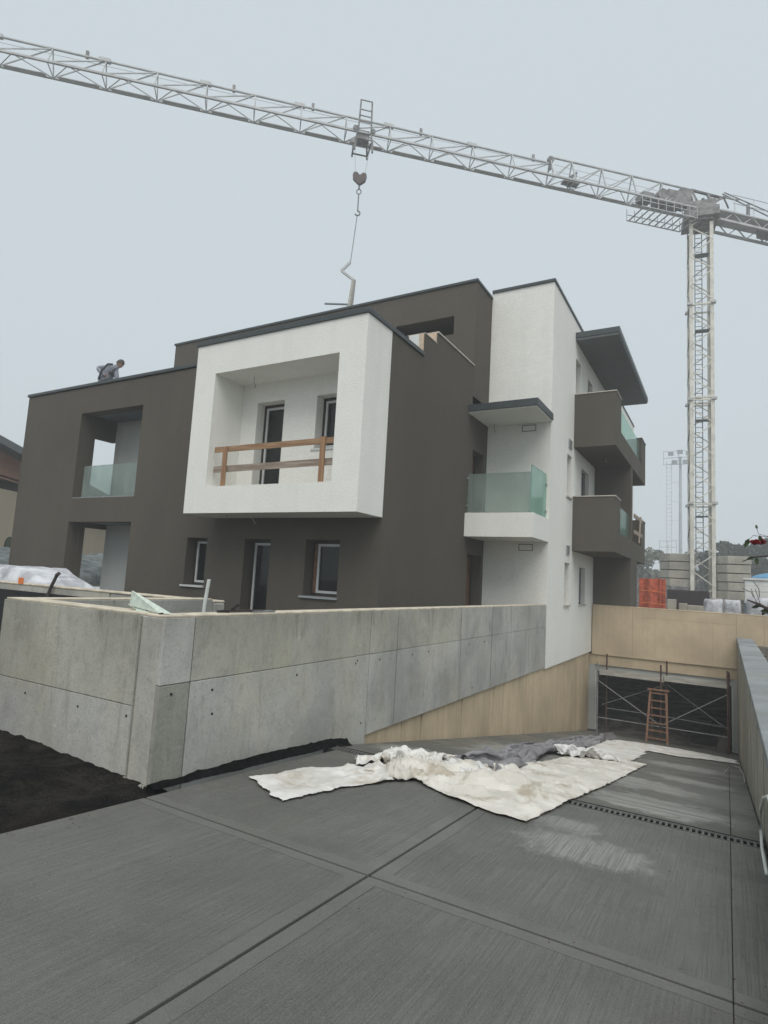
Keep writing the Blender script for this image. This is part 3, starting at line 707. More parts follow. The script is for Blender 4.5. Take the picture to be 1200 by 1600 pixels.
bpart(MB().box(XT+.001, XBal-.15, 19.551, 20.72, 4.851, 4.88), 'balcony_cap', 'cap')
bpart(MB().box(XT-.02, XBal+.05, 16.24, 22.87, 8.46, 8.52), 'canopy_soffit', 'dark_soffit')
bpart(MB().box(XT-.02, XBal+.07, 16.22, 22.89, 8.521, 8.68), 'canopy_fascia', 'cap', .005)
# lamp wires still waiting for lamps
for pts in (((-8.0, 8.42, 5.37), (-8.01, 8.42, 5.25), (-7.96, 8.43, 5.20), (-7.99, 8.44, 5.14)), ((-7.73, 8.42, 2.62), (-7.74, 8.41, 2.55), (-7.70, 8.42, 2.49), (-7.66, 8.43, 2.46)),
            ((-3.0, 17.8, 5.42), (-3.02, 17.8, 5.33), (-2.95, 17.8, 5.28)), ((-4.9, 13.6, 5.50), (-4.92, 13.62, 5.38), (-4.88, 13.62, 5.30)), ((-8.3, 8.3, 2.62), (-8.3, 8.3, 2.57), (-8.27, 8.3, 2.55))):
    bpart(MB().tube(pts, .008, 5), 'lamp_wire', 'frame_grey')
bpart(MB().box(-6.85+.02, -6.70, YF-.035, YF-.021, 3.02, 3.13), 'socket_box', 'frame_grey')

# guard rail of the white framed balcony
gr = empty('guard_rail', (-7.1, 8.1, 3.13), 'temporary wooden guard rail of planks across the white framed balcony', 'railing')
MB().bar((-8.56, 8.10, 3.86), (-5.715, 8.10, 3.865), .028, .105).build('top_rail', 'rail_wood', gr)
MB().bar((-8.58, 8.13, 3.48), (-5.72, 8.12, 3.50), .028, .12).build('mid_rail', 'old_wood', gr)
MB().box(-8.30, -8.20, 8.05, 8.082, 3.135, 3.90).build('post', 'post_wood', gr)
MB().box(-6.02, -5.92, 8.05, 8.082, 3.135, 3.93).build('post', 'post_wood', gr)
gr = empty('guard_rail', (-2.5, 20.6, 3.2), 'small timber guard rail on the far end of the lower dark balcony', 'railing')
for z in (3.45, 3.95): MB().bar((-2.46, 19.6, z), (-2.46, 21.65, z+.04), .03, .12).build('rail', 'old_wood', gr)
MB().bar((-2.43, 20.6, 3.17), (-2.43, 21.0, 4.05), .04, .09).build('post', 'old_wood', gr)

# ================================================================== cloths lying on the drive
def seg_d(p, a, b):
    ax, ay = a; bx, by = b; dx, dy = bx-ax, by-ay; L = dx*dx+dy*dy
    t = max(0, min(1, ((p[0]-ax)*dx+(p[1]-ay)*dy)/L)) if L else 0
    return math.hypot(p[0]-ax-t*dx, p[1]-ay-t*dy), t
def inside(p, poly):
    c = False; n = len(poly)
    for i in range(n):
        (x1, y1), (x2, y2) = poly[i], poly[(i+1) % n]
        if (y1 > p[1]) != (y2 > p[1]) and p[0] < (x2-x1)*(p[1]-y1)/(y2-y1)+x1: c = not c
    return c
def cloth(name, poly, mat, label, cat, ridges=(), base=.012, wr=.012, step=.035, rag=.012, seed=0, heap=0, under=None, parent=None, fan=None, crease=.006):
    """A sheet on the ground; ridges are folds (polyline points, height, half width)."""
    out = []; n = len(poly); rnd = random.Random(seed)
    for i in range(n):
        a, b = Vector(poly[i]), Vector(poly[(i+1) % n]); m = max(1, int((b-a).length/(step)))
        for k in range(m):
            p = a.lerp(b, k/m); nn = (b-a).orthogonal().normalized() if False else Vector((-(b-a).y, (b-a).x)).normalized()
            out.append(p + nn*rag*(pn(Vector((p.x*9, p.y*9, seed)))*1.4+pn(Vector((p.x*30, p.y*30, seed)))*.7))
    x0 = min(p.x for p in out); x1 = max(p.x for p in out); y0 = min(p.y for p in out); y1 = max(p.y for p in out)
    pts = [Vector((p.x, p.y)) for p in out]; nb = len(pts); tp = [(p.x, p.y) for p in out]
    y = y0
    while y < y1:
        x = x0
        while x < x1:
            q = (x+rnd.uniform(-.3, .3)*step, y+rnd.uniform(-.3, .3)*step)
            if inside(q, tp): pts.append(Vector(q))
            x += step
        y += step
    r = delaunay_2d_cdt(pts, [(i, (i+1) % nb) for i in range(nb)], [], 1, 1e-5)
    kd = KDTree(len(out))
    for i, o_ in enumerate(out): kd.insert((o_.x, o_.y, 0), i)
    kd.balance()
    vs = []
    for p in r[0]:
        _, _, ed = kd.find((p.x, p.y, 0))
        h = base + wr*(abs(pn(Vector((p.x*4, p.y*3, seed+1))))+.5*abs(pn(Vector((p.x*11, p.y*8, seed+4)))))
        hh = 0
        for (pl, ht, wd) in ridges:
            dm = 1e9
            for i in range(len(pl)-1): dm = min(dm, seg_d(p, pl[i], pl[i+1])[0])
            dm += wd*.35*pn(Vector((p.x*6, p.y*6, seed+9)))
            hh = max(hh, ht*math.exp(-(dm/wd)**2)*(1+.35*pn(Vector((p.x*8, p.y*8, seed+2)))))
        if heap:
            wq = Vector((pn(Vector((p.x*2.5, p.y*2.5, seed)))*.22, pn(Vector((p.x*2.5, p.y*2.5, seed+20)))*.22, 0))
            q = (Vector((p.x, p.y, 0))+wq); r1 = max(0, 1-abs(pn(Vector((q.x*6.5, q.y*2.6, seed+1))))*3.4)
            r2 = max(0, 1-abs(pn(Vector((q.x*11, q.y*7, seed+2))))*3.2); r3 = max(0, 1-abs(pn(Vector((q.x*21, q.y*17, seed+3))))*3)
            hh += heap*(.35+1.25*r1**1.6+.6*r2**1.5+.22*r3)*min(1, ed/.09)**.7
        if fan:
            fx, fy, fa, fl, fn_ = fan
            rr = math.hypot(p.x-fx, p.y-fy); th = math.atan2(p.y-fy, p.x-fx)
            ph = th*fn_+1.6*pn(Vector((p.x*1.6, p.y*1.6, seed+3)))+.7*pn(Vector((p.x*5, p.y*5, seed+6)))
            rg_ = (1-abs(math.sin(ph)))**1.5
            hh += fa*rg_*math.exp(-rr/fl)*min(1, rr/.12)*(.6+1.1*max(0, pn(Vector((p.x*2.2, p.y*2.2, seed+8)))+.3))
        cr1 = 1-min(1, abs(pn(Vector((p.x*7+2*pn(Vector((p.x*2, p.y*2, 1))), p.y*5, seed+5))))*4.5)
        cr2 = 1-min(1, abs(pn(Vector((p.x*15, p.y*13, seed+7))))*4)
        hh += crease*(cr1**2*1.0+cr2**2*.35)
        h += hh*min(1, .25+ed/.06) if not heap else hh
        if under: h += under(p.x, p.y)
        vs.append((p.x, p.y, gz(p.y)+max(h, .006)))
    mb = MB(); mb.add(vs, [tuple(f) for f in r[2]])
    o = mb.build(name, mat, parent, smooth=True)
    s = o.modifiers.new('thick', 'SOLIDIFY'); s.thickness = .004; s.offset = 1
    if label: tag(o, label, cat)
    return o
PA = [(-3.277, 3.75), (-3.188, 3.971), (-3.175, 4.294), (-2.995, 4.516), (-2.869, 4.738), (-2.75, 4.818), (-2.678, 5.01), (-2.435, 4.603), (-2.513, 4.345), (-2.638, 3.996), (-2.709, 3.466), (-2.857, 3.539), (-3.036, 3.64)]
PB = [(-2.688, 4.861), (-2.785, 5.375), (-2.874, 6.067), (-2.571, 6.422), (-2.073, 6.693), (-1.983, 8.02), (-2.006, 9.662), (-1.705, 10.07), (-1.08, 10.211), (-1.078, 7.172), (-1.114, 5.396), (-1.181, 4.815), (-1.25, 4.406), (-1.45, 4.409), (-1.669, 4.465), (-1.912, 4.541), (-2.139, 4.667), (-2.302, 4.758), (-2.407, 4.607), (-2.518, 4.563)]
PC = [(-2.657, 4.865), (-2.672, 5.162), (-2.868, 5.674), (-2.85, 5.95), (-2.62, 5.92), (-2.35, 5.95), (-2.031, 5.741), (-1.902, 5.502), (-2.036, 5.256), (-2.278, 5.0), (-2.458, 4.862)]
PD = [(-2.031, 9.358), (-2.15, 9.9), (-1.968, 9.95), (-1.6, 9.325), (-1.506, 8.663), (-1.75, 8.751)]
PE = [(-2.50, 6.106), (-2.50, 6.829), (-2.52, 8.019), (-2.60, 10.322), (-2.66, 12.523), (-2.83, 15.6), (-2.44, 13.0), (-2.154, 10.372), (-2.061, 8.686), (-2.04, 6.866), (-1.80, 6.002), (-1.929, 5.64), (-2.126, 5.727), (-2.321, 5.892)]
PF = [(-2.711, 15.544), (-1.824, 16.3), (-.991, 16.5), (-.346, 16.3), (.144, 15.9), (.198, 14.6), (-.293, 14.3), (-.85, 13.6), (-1.466, 13.652), (-1.35, 12.3), (-1.30, 10.3), (-1.683, 9.7), (-2.112, 11.096)]
cloth('dust_sheet', PA, 'fleece', 'stained white fleece sheet, the left tapering strip on the drive', 'sheet', [([(-2.9, 4.6), (-2.6, 4.45)], .02, .05), ([(-2.75, 4.85), (-2.5, 4.5)], .05, .07)], seed=3, rag=.022, step=.02, wr=.008, fan=(-2.50, 4.72, .07, .5, 8), crease=.010)
rid = [([(-2.6, 4.75), (-2.2, 5.0), (-1.75, 5.05)], .055, .05), ([(-2.55, 4.85), (-2.1, 5.3), (-1.6, 5.45)], .06, .05), ([(-2.5, 4.7), (-2.1, 4.85), (-1.7, 4.75)], .04, .035), ([(-1.9, 5.2), (-1.4, 5.25)], .03, .03),
       ([(-1.7, 4.95), (-1.35, 4.85)], .022, .025), ([(-2.2, 5.5), (-1.9, 6.2)], .06, .06), ([(-1.6, 5.9), (-1.3, 6.1)], .018, .03), ([(-1.7, 8.0), (-1.5, 9.0)], .02, .06), ([(-2.65, 4.7), (-2.45, 4.62)], .06, .06)]
cloth('dust_sheet', PB, 'fleece_dirty', 'largest cream dust sheet spread wide and creased over the drain', 'sheet', rid, seed=11, rag=.014, step=.022, wr=.010, fan=(-2.62, 4.72, .11, 1.5, 10), crease=.014)
cloth('dust_sheet', PF, 'fleece', 'far dusty white sheet stretched across the ramp before the garage', 'sheet', [([(-2.6, 15.4), (-1.9, 13)], .03, .06)], seed=51, rag=.05, step=.07, wr=.012)

def settle(nx, ny, init, frames, bend):
    """Drop a gathered sheet on a flat floor and return where its vertices come to rest."""
    vs = [Vector(init(i/nx, j/ny)) for j in range(ny+1) for i in range(nx+1)]
    fs = [(j*(nx+1)+i, j*(nx+1)+i+1, (j+1)*(nx+1)+i+1, (j+1)*(nx+1)+i) for j in range(ny) for i in range(nx)]
    try:
        fm = bpy.data.meshes.new('floor_plate'); fm.from_pydata([(-9, -9, 0), (9, -9, 0), (9, 9, 0), (-9, 9, 0)], [], [(0, 1, 2, 3)])
        fo = bpy.data.objects.new('floor_plate', fm); C.objects.link(fo); fo.modifiers.new('collision', 'COLLISION'); fo.collision.thickness_outer = .006; fo.collision.cloth_friction = 20
        me = bpy.data.meshes.new('falling_sheet'); me.from_pydata(vs, [], fs); o = bpy.data.objects.new('falling_sheet', me); C.objects.link(o)
        m = o.modifiers.new('cloth', 'CLOTH'); q = m.settings
        q.quality = 5; q.mass = .2; q.tension_stiffness = 15; q.compression_stiffness = 8; q.shear_stiffness = 5; q.bending_stiffness = bend; q.air_damping = 3; q.bending_damping = .5
        cs = m.collision_settings; cs.use_self_collision = True; cs.self_distance_min = .01; cs.distance_min = .008; cs.collision_quality = 2
        m.point_cache.frame_start = 1; m.point_cache.frame_end = frames
        for f in range(1, frames+1): sc.frame_set(f)
        ev = o.evaluated_get(bpy.context.evaluated_depsgraph_get()); em = ev.to_mesh()
        P = [v.co.copy() for v in em.vertices]; ev.to_mesh_clear()
        bpy.data.objects.remove(o); bpy.data.objects.remove(fo); bpy.data.meshes.remove(me); bpy.data.meshes.remove(fm); sc.frame_set(1)
        if max(p.length for p in P) < 5: return P, fs
    except Exception as e:
        print('cloth solver skipped', e)
    return vs, fs
def drape_cloth(name, res, pose, mat, label, cat, parent=None):
    P, fs = res; z0 = min(p.z for p in P)
    vs = []
    for p in P:
        X, Y, k = pose(p.x, p.y); vs.append((X, Y, gz(Y)+.012+(p.z-z0)*k))
    o = MB().add(vs, fs).build(name, mat, parent, smooth=True)
    q = o.modifiers.new('sub', 'SUBSURF'); q.levels = 1; q.render_levels = 1
    q = o.modifiers.new('thick', 'SOLIDIFY'); q.thickness = .004; q.offset = 1
    if label: tag(o, label, cat)
    return o
def ih(u, v):
    x = (u-.5)*.85; y = (v-.5)*1.0; n = pn(Vector((x*3, y*2.5, 3))); n2 = pn(Vector((x*6, y*5, 8)))
    return (x+.05*n2, y+.06*n, .04+.17*abs(math.sin(u*6.5+2.5*n+v*2))+.08*abs(math.sin(v*3.5+2.5*n2+u*3))+.10*max(0, n+.2))
def ib(u, v):
    x = (u-.5)*.62; y = (v-.5)*3; n = pn(Vector((x*3, y*1.2, 13))); n2 = pn(Vector((x*6, y*3, 18)))
    return (x+.05*n2+.1*pn(Vector((0, y*.8, 5))), y+.06*n, .03+.11*abs(math.sin(u*6+3*n))+.05*abs(math.sin(v*15+3*n2+u*3))+.08*max(0, n+.2))
heap = settle(54, 54, ih, 22, 4.0); strip = settle(36, 110, ib, 18, 3.0)
def rot(cx, cy, a, kx, ky, kz):
    c, q = math.cos(a), math.sin(a)
    return lambda x, y: (cx+x*kx*c-y*ky*q, cy+x*kx*q+y*ky*c, kz)
hp = empty('crumpled_sheet', (-2.5, 5.3, gz(5.3)), 'bundled off-white cloth heaped between the two big sheets', 'cloth')
drape_cloth('bundle', heap, rot(-2.62, 5.35, .25, .95, 1.15, .95), 'fleece', None, None, hp)
drape_cloth('bundle', heap, rot(-2.20, 5.48, 1.1, .62, .95, .7), 'film', None, None, hp)
drape_cloth('gathered_strip', strip, rot(-2.52, 4.80, -.35, .42, .22, .5), 'fleece_dirty', None, None, hp)
drape_cloth('gathered_strip', strip, rot(-2.15, 5.00, -1.15, .42, .32, .35), 'fleece_dirty', None, None, hp)
drape_cloth('crumpled_sheet', heap, rot(-1.83, 9.4, -.5, .62, 1.3, 1.2), 'film', 'small bright white cloth crumpled at the far edge of the sheet', 'cloth')
def bl(x, y):
    t = (y+1.4)/2.8; Y = 5.8+9.8*max(0, t)**1.35+min(0, t)*2
    return (-2.08-.22*min(1, max(0, t)*3)-.38*max(0, t-.25)+x*(1.15-.4*t), Y, 1.25)
drape_cloth('blanket', strip, bl, 'blanket', 'long grey blanket lying rumpled along the back of the cream sheet', 'blanket')

# ================================================================== scaffold and ladder at the garage
sf = empty('scaffold', (-1.6, 18.5, gz(18.4)), 'rusty tube scaffold with plank deck standing in the garage entrance', 'scaffold')
YS, YS2 = 18.25, 18.85
for x, ya, zt_, m_ in ((-3.23, YS, -.47, 'galv'), (-3.08, YS2, -.25, 'rust'), (-1.58, YS, -.34, 'rust'), (-1.48, YS2, -.28, 'rust'), (0.0, YS, -.31, 'rust'), (.03, YS2, -.4, 'rust')):
    MB().tube([(x, ya, gz(ya)), (x, ya, zt_)], .024, 8).build('upright', m_, sf)
for a, b in (((-3.2, YS, -.97), (-1.62, YS, -1.93)), ((-3.2, YS2, -1.72), (-1.5, YS2, -.93)), ((-1.5, YS2, -.90), (0, YS2, -1.9)), ((-1.55, YS, -1.93), (-.02, YS, -.92))):
    MB().tube([a, b], .014, 6).build('brace', 'galv', sf)
for a, b in (((-3.2, YS, -1.98), (-1.6, YS, -1.98)), ((-1.6, YS, -1.98), (0, YS, -1.98)), ((-3.08, YS2, -1.8), (-1.48, YS2, -1.8)), ((-1.48, YS2, -1.8), (0, YS2, -1.85))):
    MB().tube([a, b], .014, 6).build('ledger', 'galv', sf)
for x in (-3.15, -1.53, .015): MB().tube([(x, YS, -.83), (x, YS2, -.83)], .022, 6).build('transom', 'rust', sf)
for k, (a, b, z) in enumerate(((-3.18, -1.5, -.79), (-1.52, .02, -.76))):
    for j in range(2):
        y0 = YS+.03+j*.28; MB().box(a, b, y0, y0+.26, z, z+.05).build('plank', 'plank', sf, bevel=.005)
    MB().box(a, b, YS-.01, YS+.018, z+.0, z+.15).build('toe_board', 'plank', sf)
ld = empty('stepladder', (-1.62, 17.7, gz(17.7)), 'wooden stepladder leaning at the middle of the scaffold', 'ladder')
zb_ = gz(17.75); zt_ = -1.02
for s in (-1, 1): MB().bar((-1.63+s*.255, 17.75, zb_), (-1.63+s*.20, 18.15, zt_), .05, .03).build('rail', 'ladder_wood', ld)
for k in range(7):
    f = (k+.6)/7; wd = .255+(.20-.255)*f; yy = 17.75+.4*f; zz = zb_+(zt_-zb_)*f
    MB().bar((-1.63-wd, yy, zz), (-1.63+wd, yy, zz), .035, .03).build('rung', 'ladder_wood', ld)
MB().box(-1.90, -1.36, 18.10, 18.20, zt_, zt_+.035).build('top_step', 'ladder_wood', ld)
for s in (-1, 1): MB().bar((-1.63+s*.20, 18.72, gz(18.7)), (-1.63+s*.17, 18.2, zt_-.02), .04, .03).build('rear_leg', 'ladder_wood', ld)
# rubble bags and a bucket inside the garage
t = MB().tube([(-.62, 21.3, -2.53), (-.62, 21.3, -2.15)], [.17, .2], 14); bk = tag(t.build('mortar_bucket', 'joint', smooth=False), 'black mortar bucket on the floor inside the dark garage', 'bucket')
def lump(c, r, h, seed, n=14, m=8):
    vs = []; fs = []
    for j in range(m):
        th = math.pi/2*j/(m-1)
        for i in range(n):
            a = 2*math.pi*i/n; k = 1+.35*pn(Vector((math.cos(a)*1.5+seed, math.sin(a)*1.5, th*1.3)))
            vs.append((c[0]+r[0]*math.cos(th)*math.cos(a)*k, c[1]+r[1]*math.cos(th)*math.sin(a)*k, c[2]+h*math.sin(th)*k))
    for j in range(m-1):
        for i in range(n): fs.append((j*n+i, j*n+(i+1) % n, (j+1)*n+(i+1) % n, (j+1)*n+i))
    return MB().add(vs, fs)
for c, r, h, s, mt, lb in (((-.55, 19.9, -2.53), (.45, .4), .16, 1, 'asphalt', 'black heap of rubble on the garage floor beside the scaffold'), ((-.12, 19.0, -2.53), (.16, .14), .42, 5, 'rubble', 'full grey rubble sack at the right foot of the scaffold'),
                           ((-2.6, 20.8, -2.54), (.9, .6), .2, 8, 'rubble', 'low grey heap of sand deep in the garage')):
    tag(lump(c, r, h, s).build('rubble_heap', mt, smooth=True), lb, 'rubble')

# ================================================================== small things on the walls
t = empty('folded_sheet', (-4.7, 3.9, 1.2), 'pale green corrugated sheet folded and propped on the wall corner', 'sheet')
def quadstrip(mb, P, th):
    P = [Vector(p) for p in P]; n = (P[1]-P[0]).cross(P[3]-P[0]).normalized()*th
    return mb.add(P+[p+n for p in P], [(0,1,2,3),(7,6,5,4),(0,4,5,1),(1,5,6,2),(2,6,7,3),(3,7,4,0)])
quadstrip(MB(), [(-4.178, 3.20, 1.233), (-3.732, 3.14, 1.202), (-3.62, 3.16, 1.206), (-4.107, 3.20, 1.348), (-4.178, 3.20, 1.348)][:1]+[(-3.732, 3.14, 1.200), (-3.64, 3.16, 1.206), (-4.165, 3.20, 1.350)], .010).build('upper_flap', 'green_sheet', t)
quadstrip(MB(), [(-4.175, 3.215, 1.240), (-4.34, 3.30, 1.232), (-4.04, 3.17, 1.199), (-3.90, 3.16, 1.201)], .006).build('lower_flap', 'green_sheet', t)
quadstrip(MB(), [(-4.175, 3.22, 1.244), (-4.30, 3.36, 1.262), (-4.05, 3.40, 1.210), (-3.93, 3.25, 1.204)], .006).build('inner_flap', 'pvc', t)
tag(MB().tube([(-4.30, 4.1, 1.0), (-4.29, 4.1, 1.22), (-4.26, 4.1, 1.46)], .017, 10).build('plastic_pipe', 'pvc'), 'upright white plastic pipe sticking up behind the concrete wall', 'pipe')
t = MB(); t.tube([(-9.07, 5.45, 1.0), (-9.02, 5.45, 1.14), (-8.90, 5.46, 1.36)], .025, 6); t.tube([(-8.92, 5.46, 1.34), (-8.86, 5.46, 1.37)], .03, 6)
tag(t.build('wooden_stake', 'bark'), 'dark leaning wooden stake in front of the garden wall', 'stake')
cl = empty('clamp_tool', (-3.66, 4.0, 1.2), 'black clamp tool lying on top of the concrete wall', 'tool')
MB().bar((-3.70, 3.78, 1.212), (-3.66, 4.20, 1.212), .03, .02).build('bar', 'frame_dark', cl)
t = MB(); t.bar((-3.68, 3.80, 1.21), (-3.74, 3.72, 1.20), .03, .03); t.bar((-3.69, 3.84, 1.22), (-3.63, 3.86, 1.27), .025, .02); t.build('jaw', 'joint', cl)
MB().bar((-3.655, 4.06, 1.206), (-3.64, 4.32, 1.206), .07, .014).build('plate', 'galv', cl)
rs = MB().bar((-3.70, 3.10, 1.203), (-3.76, 3.22, 1.206), .02, .01); tag(rs.build('red_strap', 'rust'), 'short reddish strap lying at the wall corner under the green sheet', 'strap')
# wrapped bundle
wb = empty('wrapped_bundle', (-12, 5.9, 1.0), 'long bundle in white plastic wrap resting on the garden wall at far left', 'bundle')
vs = []; fs = []; nx, ny = 40, 12
for i in range(nx+1):
    x = -14.2+i*(4.55)/nx; tp = 1 if i < nx-8 else max(.05, ((nx-i)/8)**.6)
    for j in range(ny+1):
        a = math.pi*j/ny; r = 1+.08*pn(Vector((x*2, a*2, 0)))
        prof = min(1, math.sin(a)*1.7)
        vs.append((x+.05*pn(Vector((a*3, 0, i*.3))), 6.25-.52*math.cos(a)*r, 1.0+(.42*prof*r)*tp+.03*pn(Vector((x*5, a*3, 3)))))
for i in range(nx):
    for j in range(ny): fs.append((i*(ny+1)+j, i*(ny+1)+j+1, (i+1)*(ny+1)+j+1, (i+1)*(ny+1)+j))
MB().add(vs, fs).build('plastic_wrap', 'plastic_wrap', wb, smooth=True)
MB().box(-14.2, -9.7, 5.78, 6.7, .85, .999).build('pallet', 'old_wood', wb)
tag(MB().box(-9.98, -9.84, 5.48, 5.489, 1.16, 1.26).build('paper_label', 'label_orange'), 'small bright orange label on the garden wall under the white bundle', 'label')

# ramp cables
tag(MB().tube([(.21, 3.4, .50), (.20, 4.3, .42), (.205, 5.0, .22), (.205, 5.45, .02), (.205, 5.5, -.15), (.2, 5.2, -.175), (.2, 4.6, -.12)], .011, 8).build('cable', 'pvc', smooth=True), 'white cable looping down the inner face of the right ramp wall', 'cable')
pp = [(-.06, 11.3), (0, 11.9), (.08, 12.2), (.16, 11.8), (.2, 10.9), (.2, 10.3)]
tag(MB().tube([(x, y, gz(y)+.012+.1*math.sin(math.pi*i/5)) for i, (x, y) in enumerate(pp)], .007, 6).build('cable', 'plank', smooth=True), 'thin pale cable curled on the ramp near the right wall', 'cable')

# ================================================================== worker on the roof
def skin_body(name, pts, edges, radii, mat, parent, root=0):
    me = bpy.data.meshes.new(name); off = wloc(parent)
    me.from_pydata([Vector(p)-off for p in pts], edges, []); o = bpy.data.objects.new(name, me); C.objects.link(o); o.parent = parent
    me.materials.append(M[mat])
    o.modifiers.new('skin', 'SKIN')
    if not me.skin_vertices: me.attributes  # layer is made with the modifier
    for i, r in enumerate(radii): me.skin_vertices[0].data[i].radius = (r, r) if not isinstance(r, tuple) else r
    me.skin_vertices[0].data[root].use_root = True
    s = o.modifiers.new('sub', 'SUBSURF'); s.levels = 2; s.render_levels = 2
    me.polygons.foreach_set('use_smooth', [True]*len(me.polygons)); o.modifiers['skin'].use_smooth_shade = True
    return o
def make_person(org):
    P = empty('person', org, 'worker kneeling and leaning forward on the roof in a pale shirt and dark harness', 'person')
    o = Vector(org)
    R = Vector((.865, .50, 0)); U = Vector((0, 0, 1)); Bk = Vector((-.50, .865, 0))      # towards picture right, up, away
    def q(a, b, c=0): return o + R*a + U*b + Bk*c
    pel = q(-.22, .52); wst = q(-.15, .68); chest = q(.03, .93); nk = q(.13, 1.06); 
    pts = [pel, wst, chest, nk, q(.19, 1.13),
           q(-.10, 1.04, .02), q(-.42, 1.00, .0), q(-.20, .80, -.16), q(-.08, .74, -.2),   # right arm akimbo towards the left
           q(.14, .93, -.05), q(.20, .70, -.05), q(.14, .48, -.12), q(.12, .42, -.14),     # other arm hanging down
           q(-.25, .45, .1), q(.12, .38, .12), q(.08, .02, .12), q(-.25, .45, -.1), q(.08, .30, -.12), q(-.12, .04, -.12), q(-.38, .03, -.12)]
    ed = [(0,1),(1,2),(2,3),(3,4),(2,5),(5,6),(6,7),(7,8),(2,9),(9,10),(10,11),(11,12),(0,13),(13,14),(14,15),(0,16),(16,17),(17,18),(18,19)]
    rd = [.16,.15,.17,.085,.065,.09,.08,.055,.035,.085,.065,.05,.035,.12,.09,.06,.12,.09,.07,.05]
    body = skin_body('body', pts, ed, rd, 'shirt', P)
    # head, tilted forward
    ca_, sa_ = math.cos(.62), math.sin(.62); hc = q(.225, 1.175); vs = []; fs = []; n, m = 20, 14
    for j in range(m+1):
        th = math.pi*j/m
        for i in range(n):
            a = 2*math.pi*i/n; x, y, z = math.sin(th)*math.cos(a)*.098, math.sin(th)*math.sin(a)*.078, math.cos(th)*.125
            if x > 0: x += .022*math.exp(-((z+.01)/.022)**2-(y/.018)**2)        # nose
            if x > 0: x -= .012*math.exp(-((z-.02)/.016)**2-((abs(y)-.032)/.016)**2)  # eye sockets
            if z < -.05: x += .012; y *= .82
            vs.append(hc + (R*ca_-U*sa_)*x*1.08 + (U*ca_+R*sa_)*z*1.05 + Bk*y*1.1)
    for j in range(m):
        for i in range(n): fs.append((j*n+i, j*n+(i+1) % n, (j+1)*n+(i+1) % n, (j+1)*n+i))
    hd = MB().add(vs, fs).build('head', 'skin', P, smooth=True)
    hv = []; hf = []
    for j in range(9):
        th = math.pi*.62*j/8
        for i in range(n):
            a = 2*math.pi*i/n; lim = 1 if math.cos(a) < .3 else .72
            t_ = th*lim; x, y, z = math.sin(t_)*math.cos(a)*.106, math.sin(t_)*math.sin(a)*.087, math.cos(t_)*.135
            hv.append(hc + (R*ca_-U*sa_)*x*1.08 + (U*ca_+R*sa_)*z*1.05 + Bk*y*1.1)
    for j in range(8):
        for i in range(n): hf.append((j*n+i, j*n+(i+1) % n, (j+1)*n+(i+1) % n, (j+1)*n+i))
    MB().add(hv, hf).build('hair', 'hair', hd, smooth=True)
    for s in (-1, 1):
        MB().tube([hc+Bk*.077*s+U*.02-R*.01, hc+Bk*.09*s+U*0-R*.02, hc+Bk*.08*s-U*.035-R*.005], .012, 6).build('ear', 'skin', hd, smooth=True)
    # hands, five fingers each
    for w0, dr in ((q(-.08, .74, -.2), Vector((.5, -.3, -.4))), (q(.12, .42, -.14), Vector((-.15, -.1, -1)))):
        dr.normalize(); sd = dr.cross(U).normalized(); nn = sd.cross(dr)
        pts = [w0, w0+dr*.05, w0+dr*.09]; ed = [(0, 1), (1, 2)]; rd = [.026, (.038), .034]
        for k, L in enumerate((.075, .085, .08, .062)):
            b_ = w0+dr*.085+sd*(k-1.5)*.02; c_ = b_+dr*L*.55+nn*.01; e_ = c_+dr*L*.35+nn*.03
            i0 = len(pts); pts += [b_, c_, e_]; ed += [(2, i0), (i0, i0+1), (i0+1, i0+2)]; rd += [.010, .009, .008]
        i0 = len(pts); pts += [w0+dr*.03-sd*.04+nn*.01, w0+dr*.075-sd*.055+nn*.03]; ed += [(1, i0), (i0, i0+1)]; rd += [.013, .009]
        skin_body('hand', pts, ed, rd, 'skin', P)
    # harness straps and trousers belt
    t = MB()
    for c_ in (-.155, .0):
        t.tube([q(-.27, .60, c_-.02), q(-.17, .88, c_-.08), q(-.02, 1.07, c_-.06), q(.10, 1.08, c_-.02)], .032, 6)
    t.tube([q(-.33, .60, -.06), q(-.18, .58, -.17), q(-.02, .64, -.10)], .022, 6)
    t.tube([q(.16, .99, -.09), q(.10, .90, -.15), q(.09, .75, -.15)], .028, 6)
    t.build('harness', 'vest', P, smooth=True)
    t = MB(); t.obox(q(.03, .83, -.16), R*.035+U*.0, Bk*.012, U*.05); t.build('chest_pouch', 'frame_dark', P)
    return P
make_person((-15.62, 10.5, 6.26))
# the worker kneels on a step of stacked boards
st = MB()
for k in range(10): st.box(-16.1, -14.9, 10.15, 10.85, 5.682+k*.056, 5.682+k*.056+.053)
tag(st.build('insulation_boards', 'old_wood'), 'stack of boards on the flat roof below the kneeling worker', 'boards')

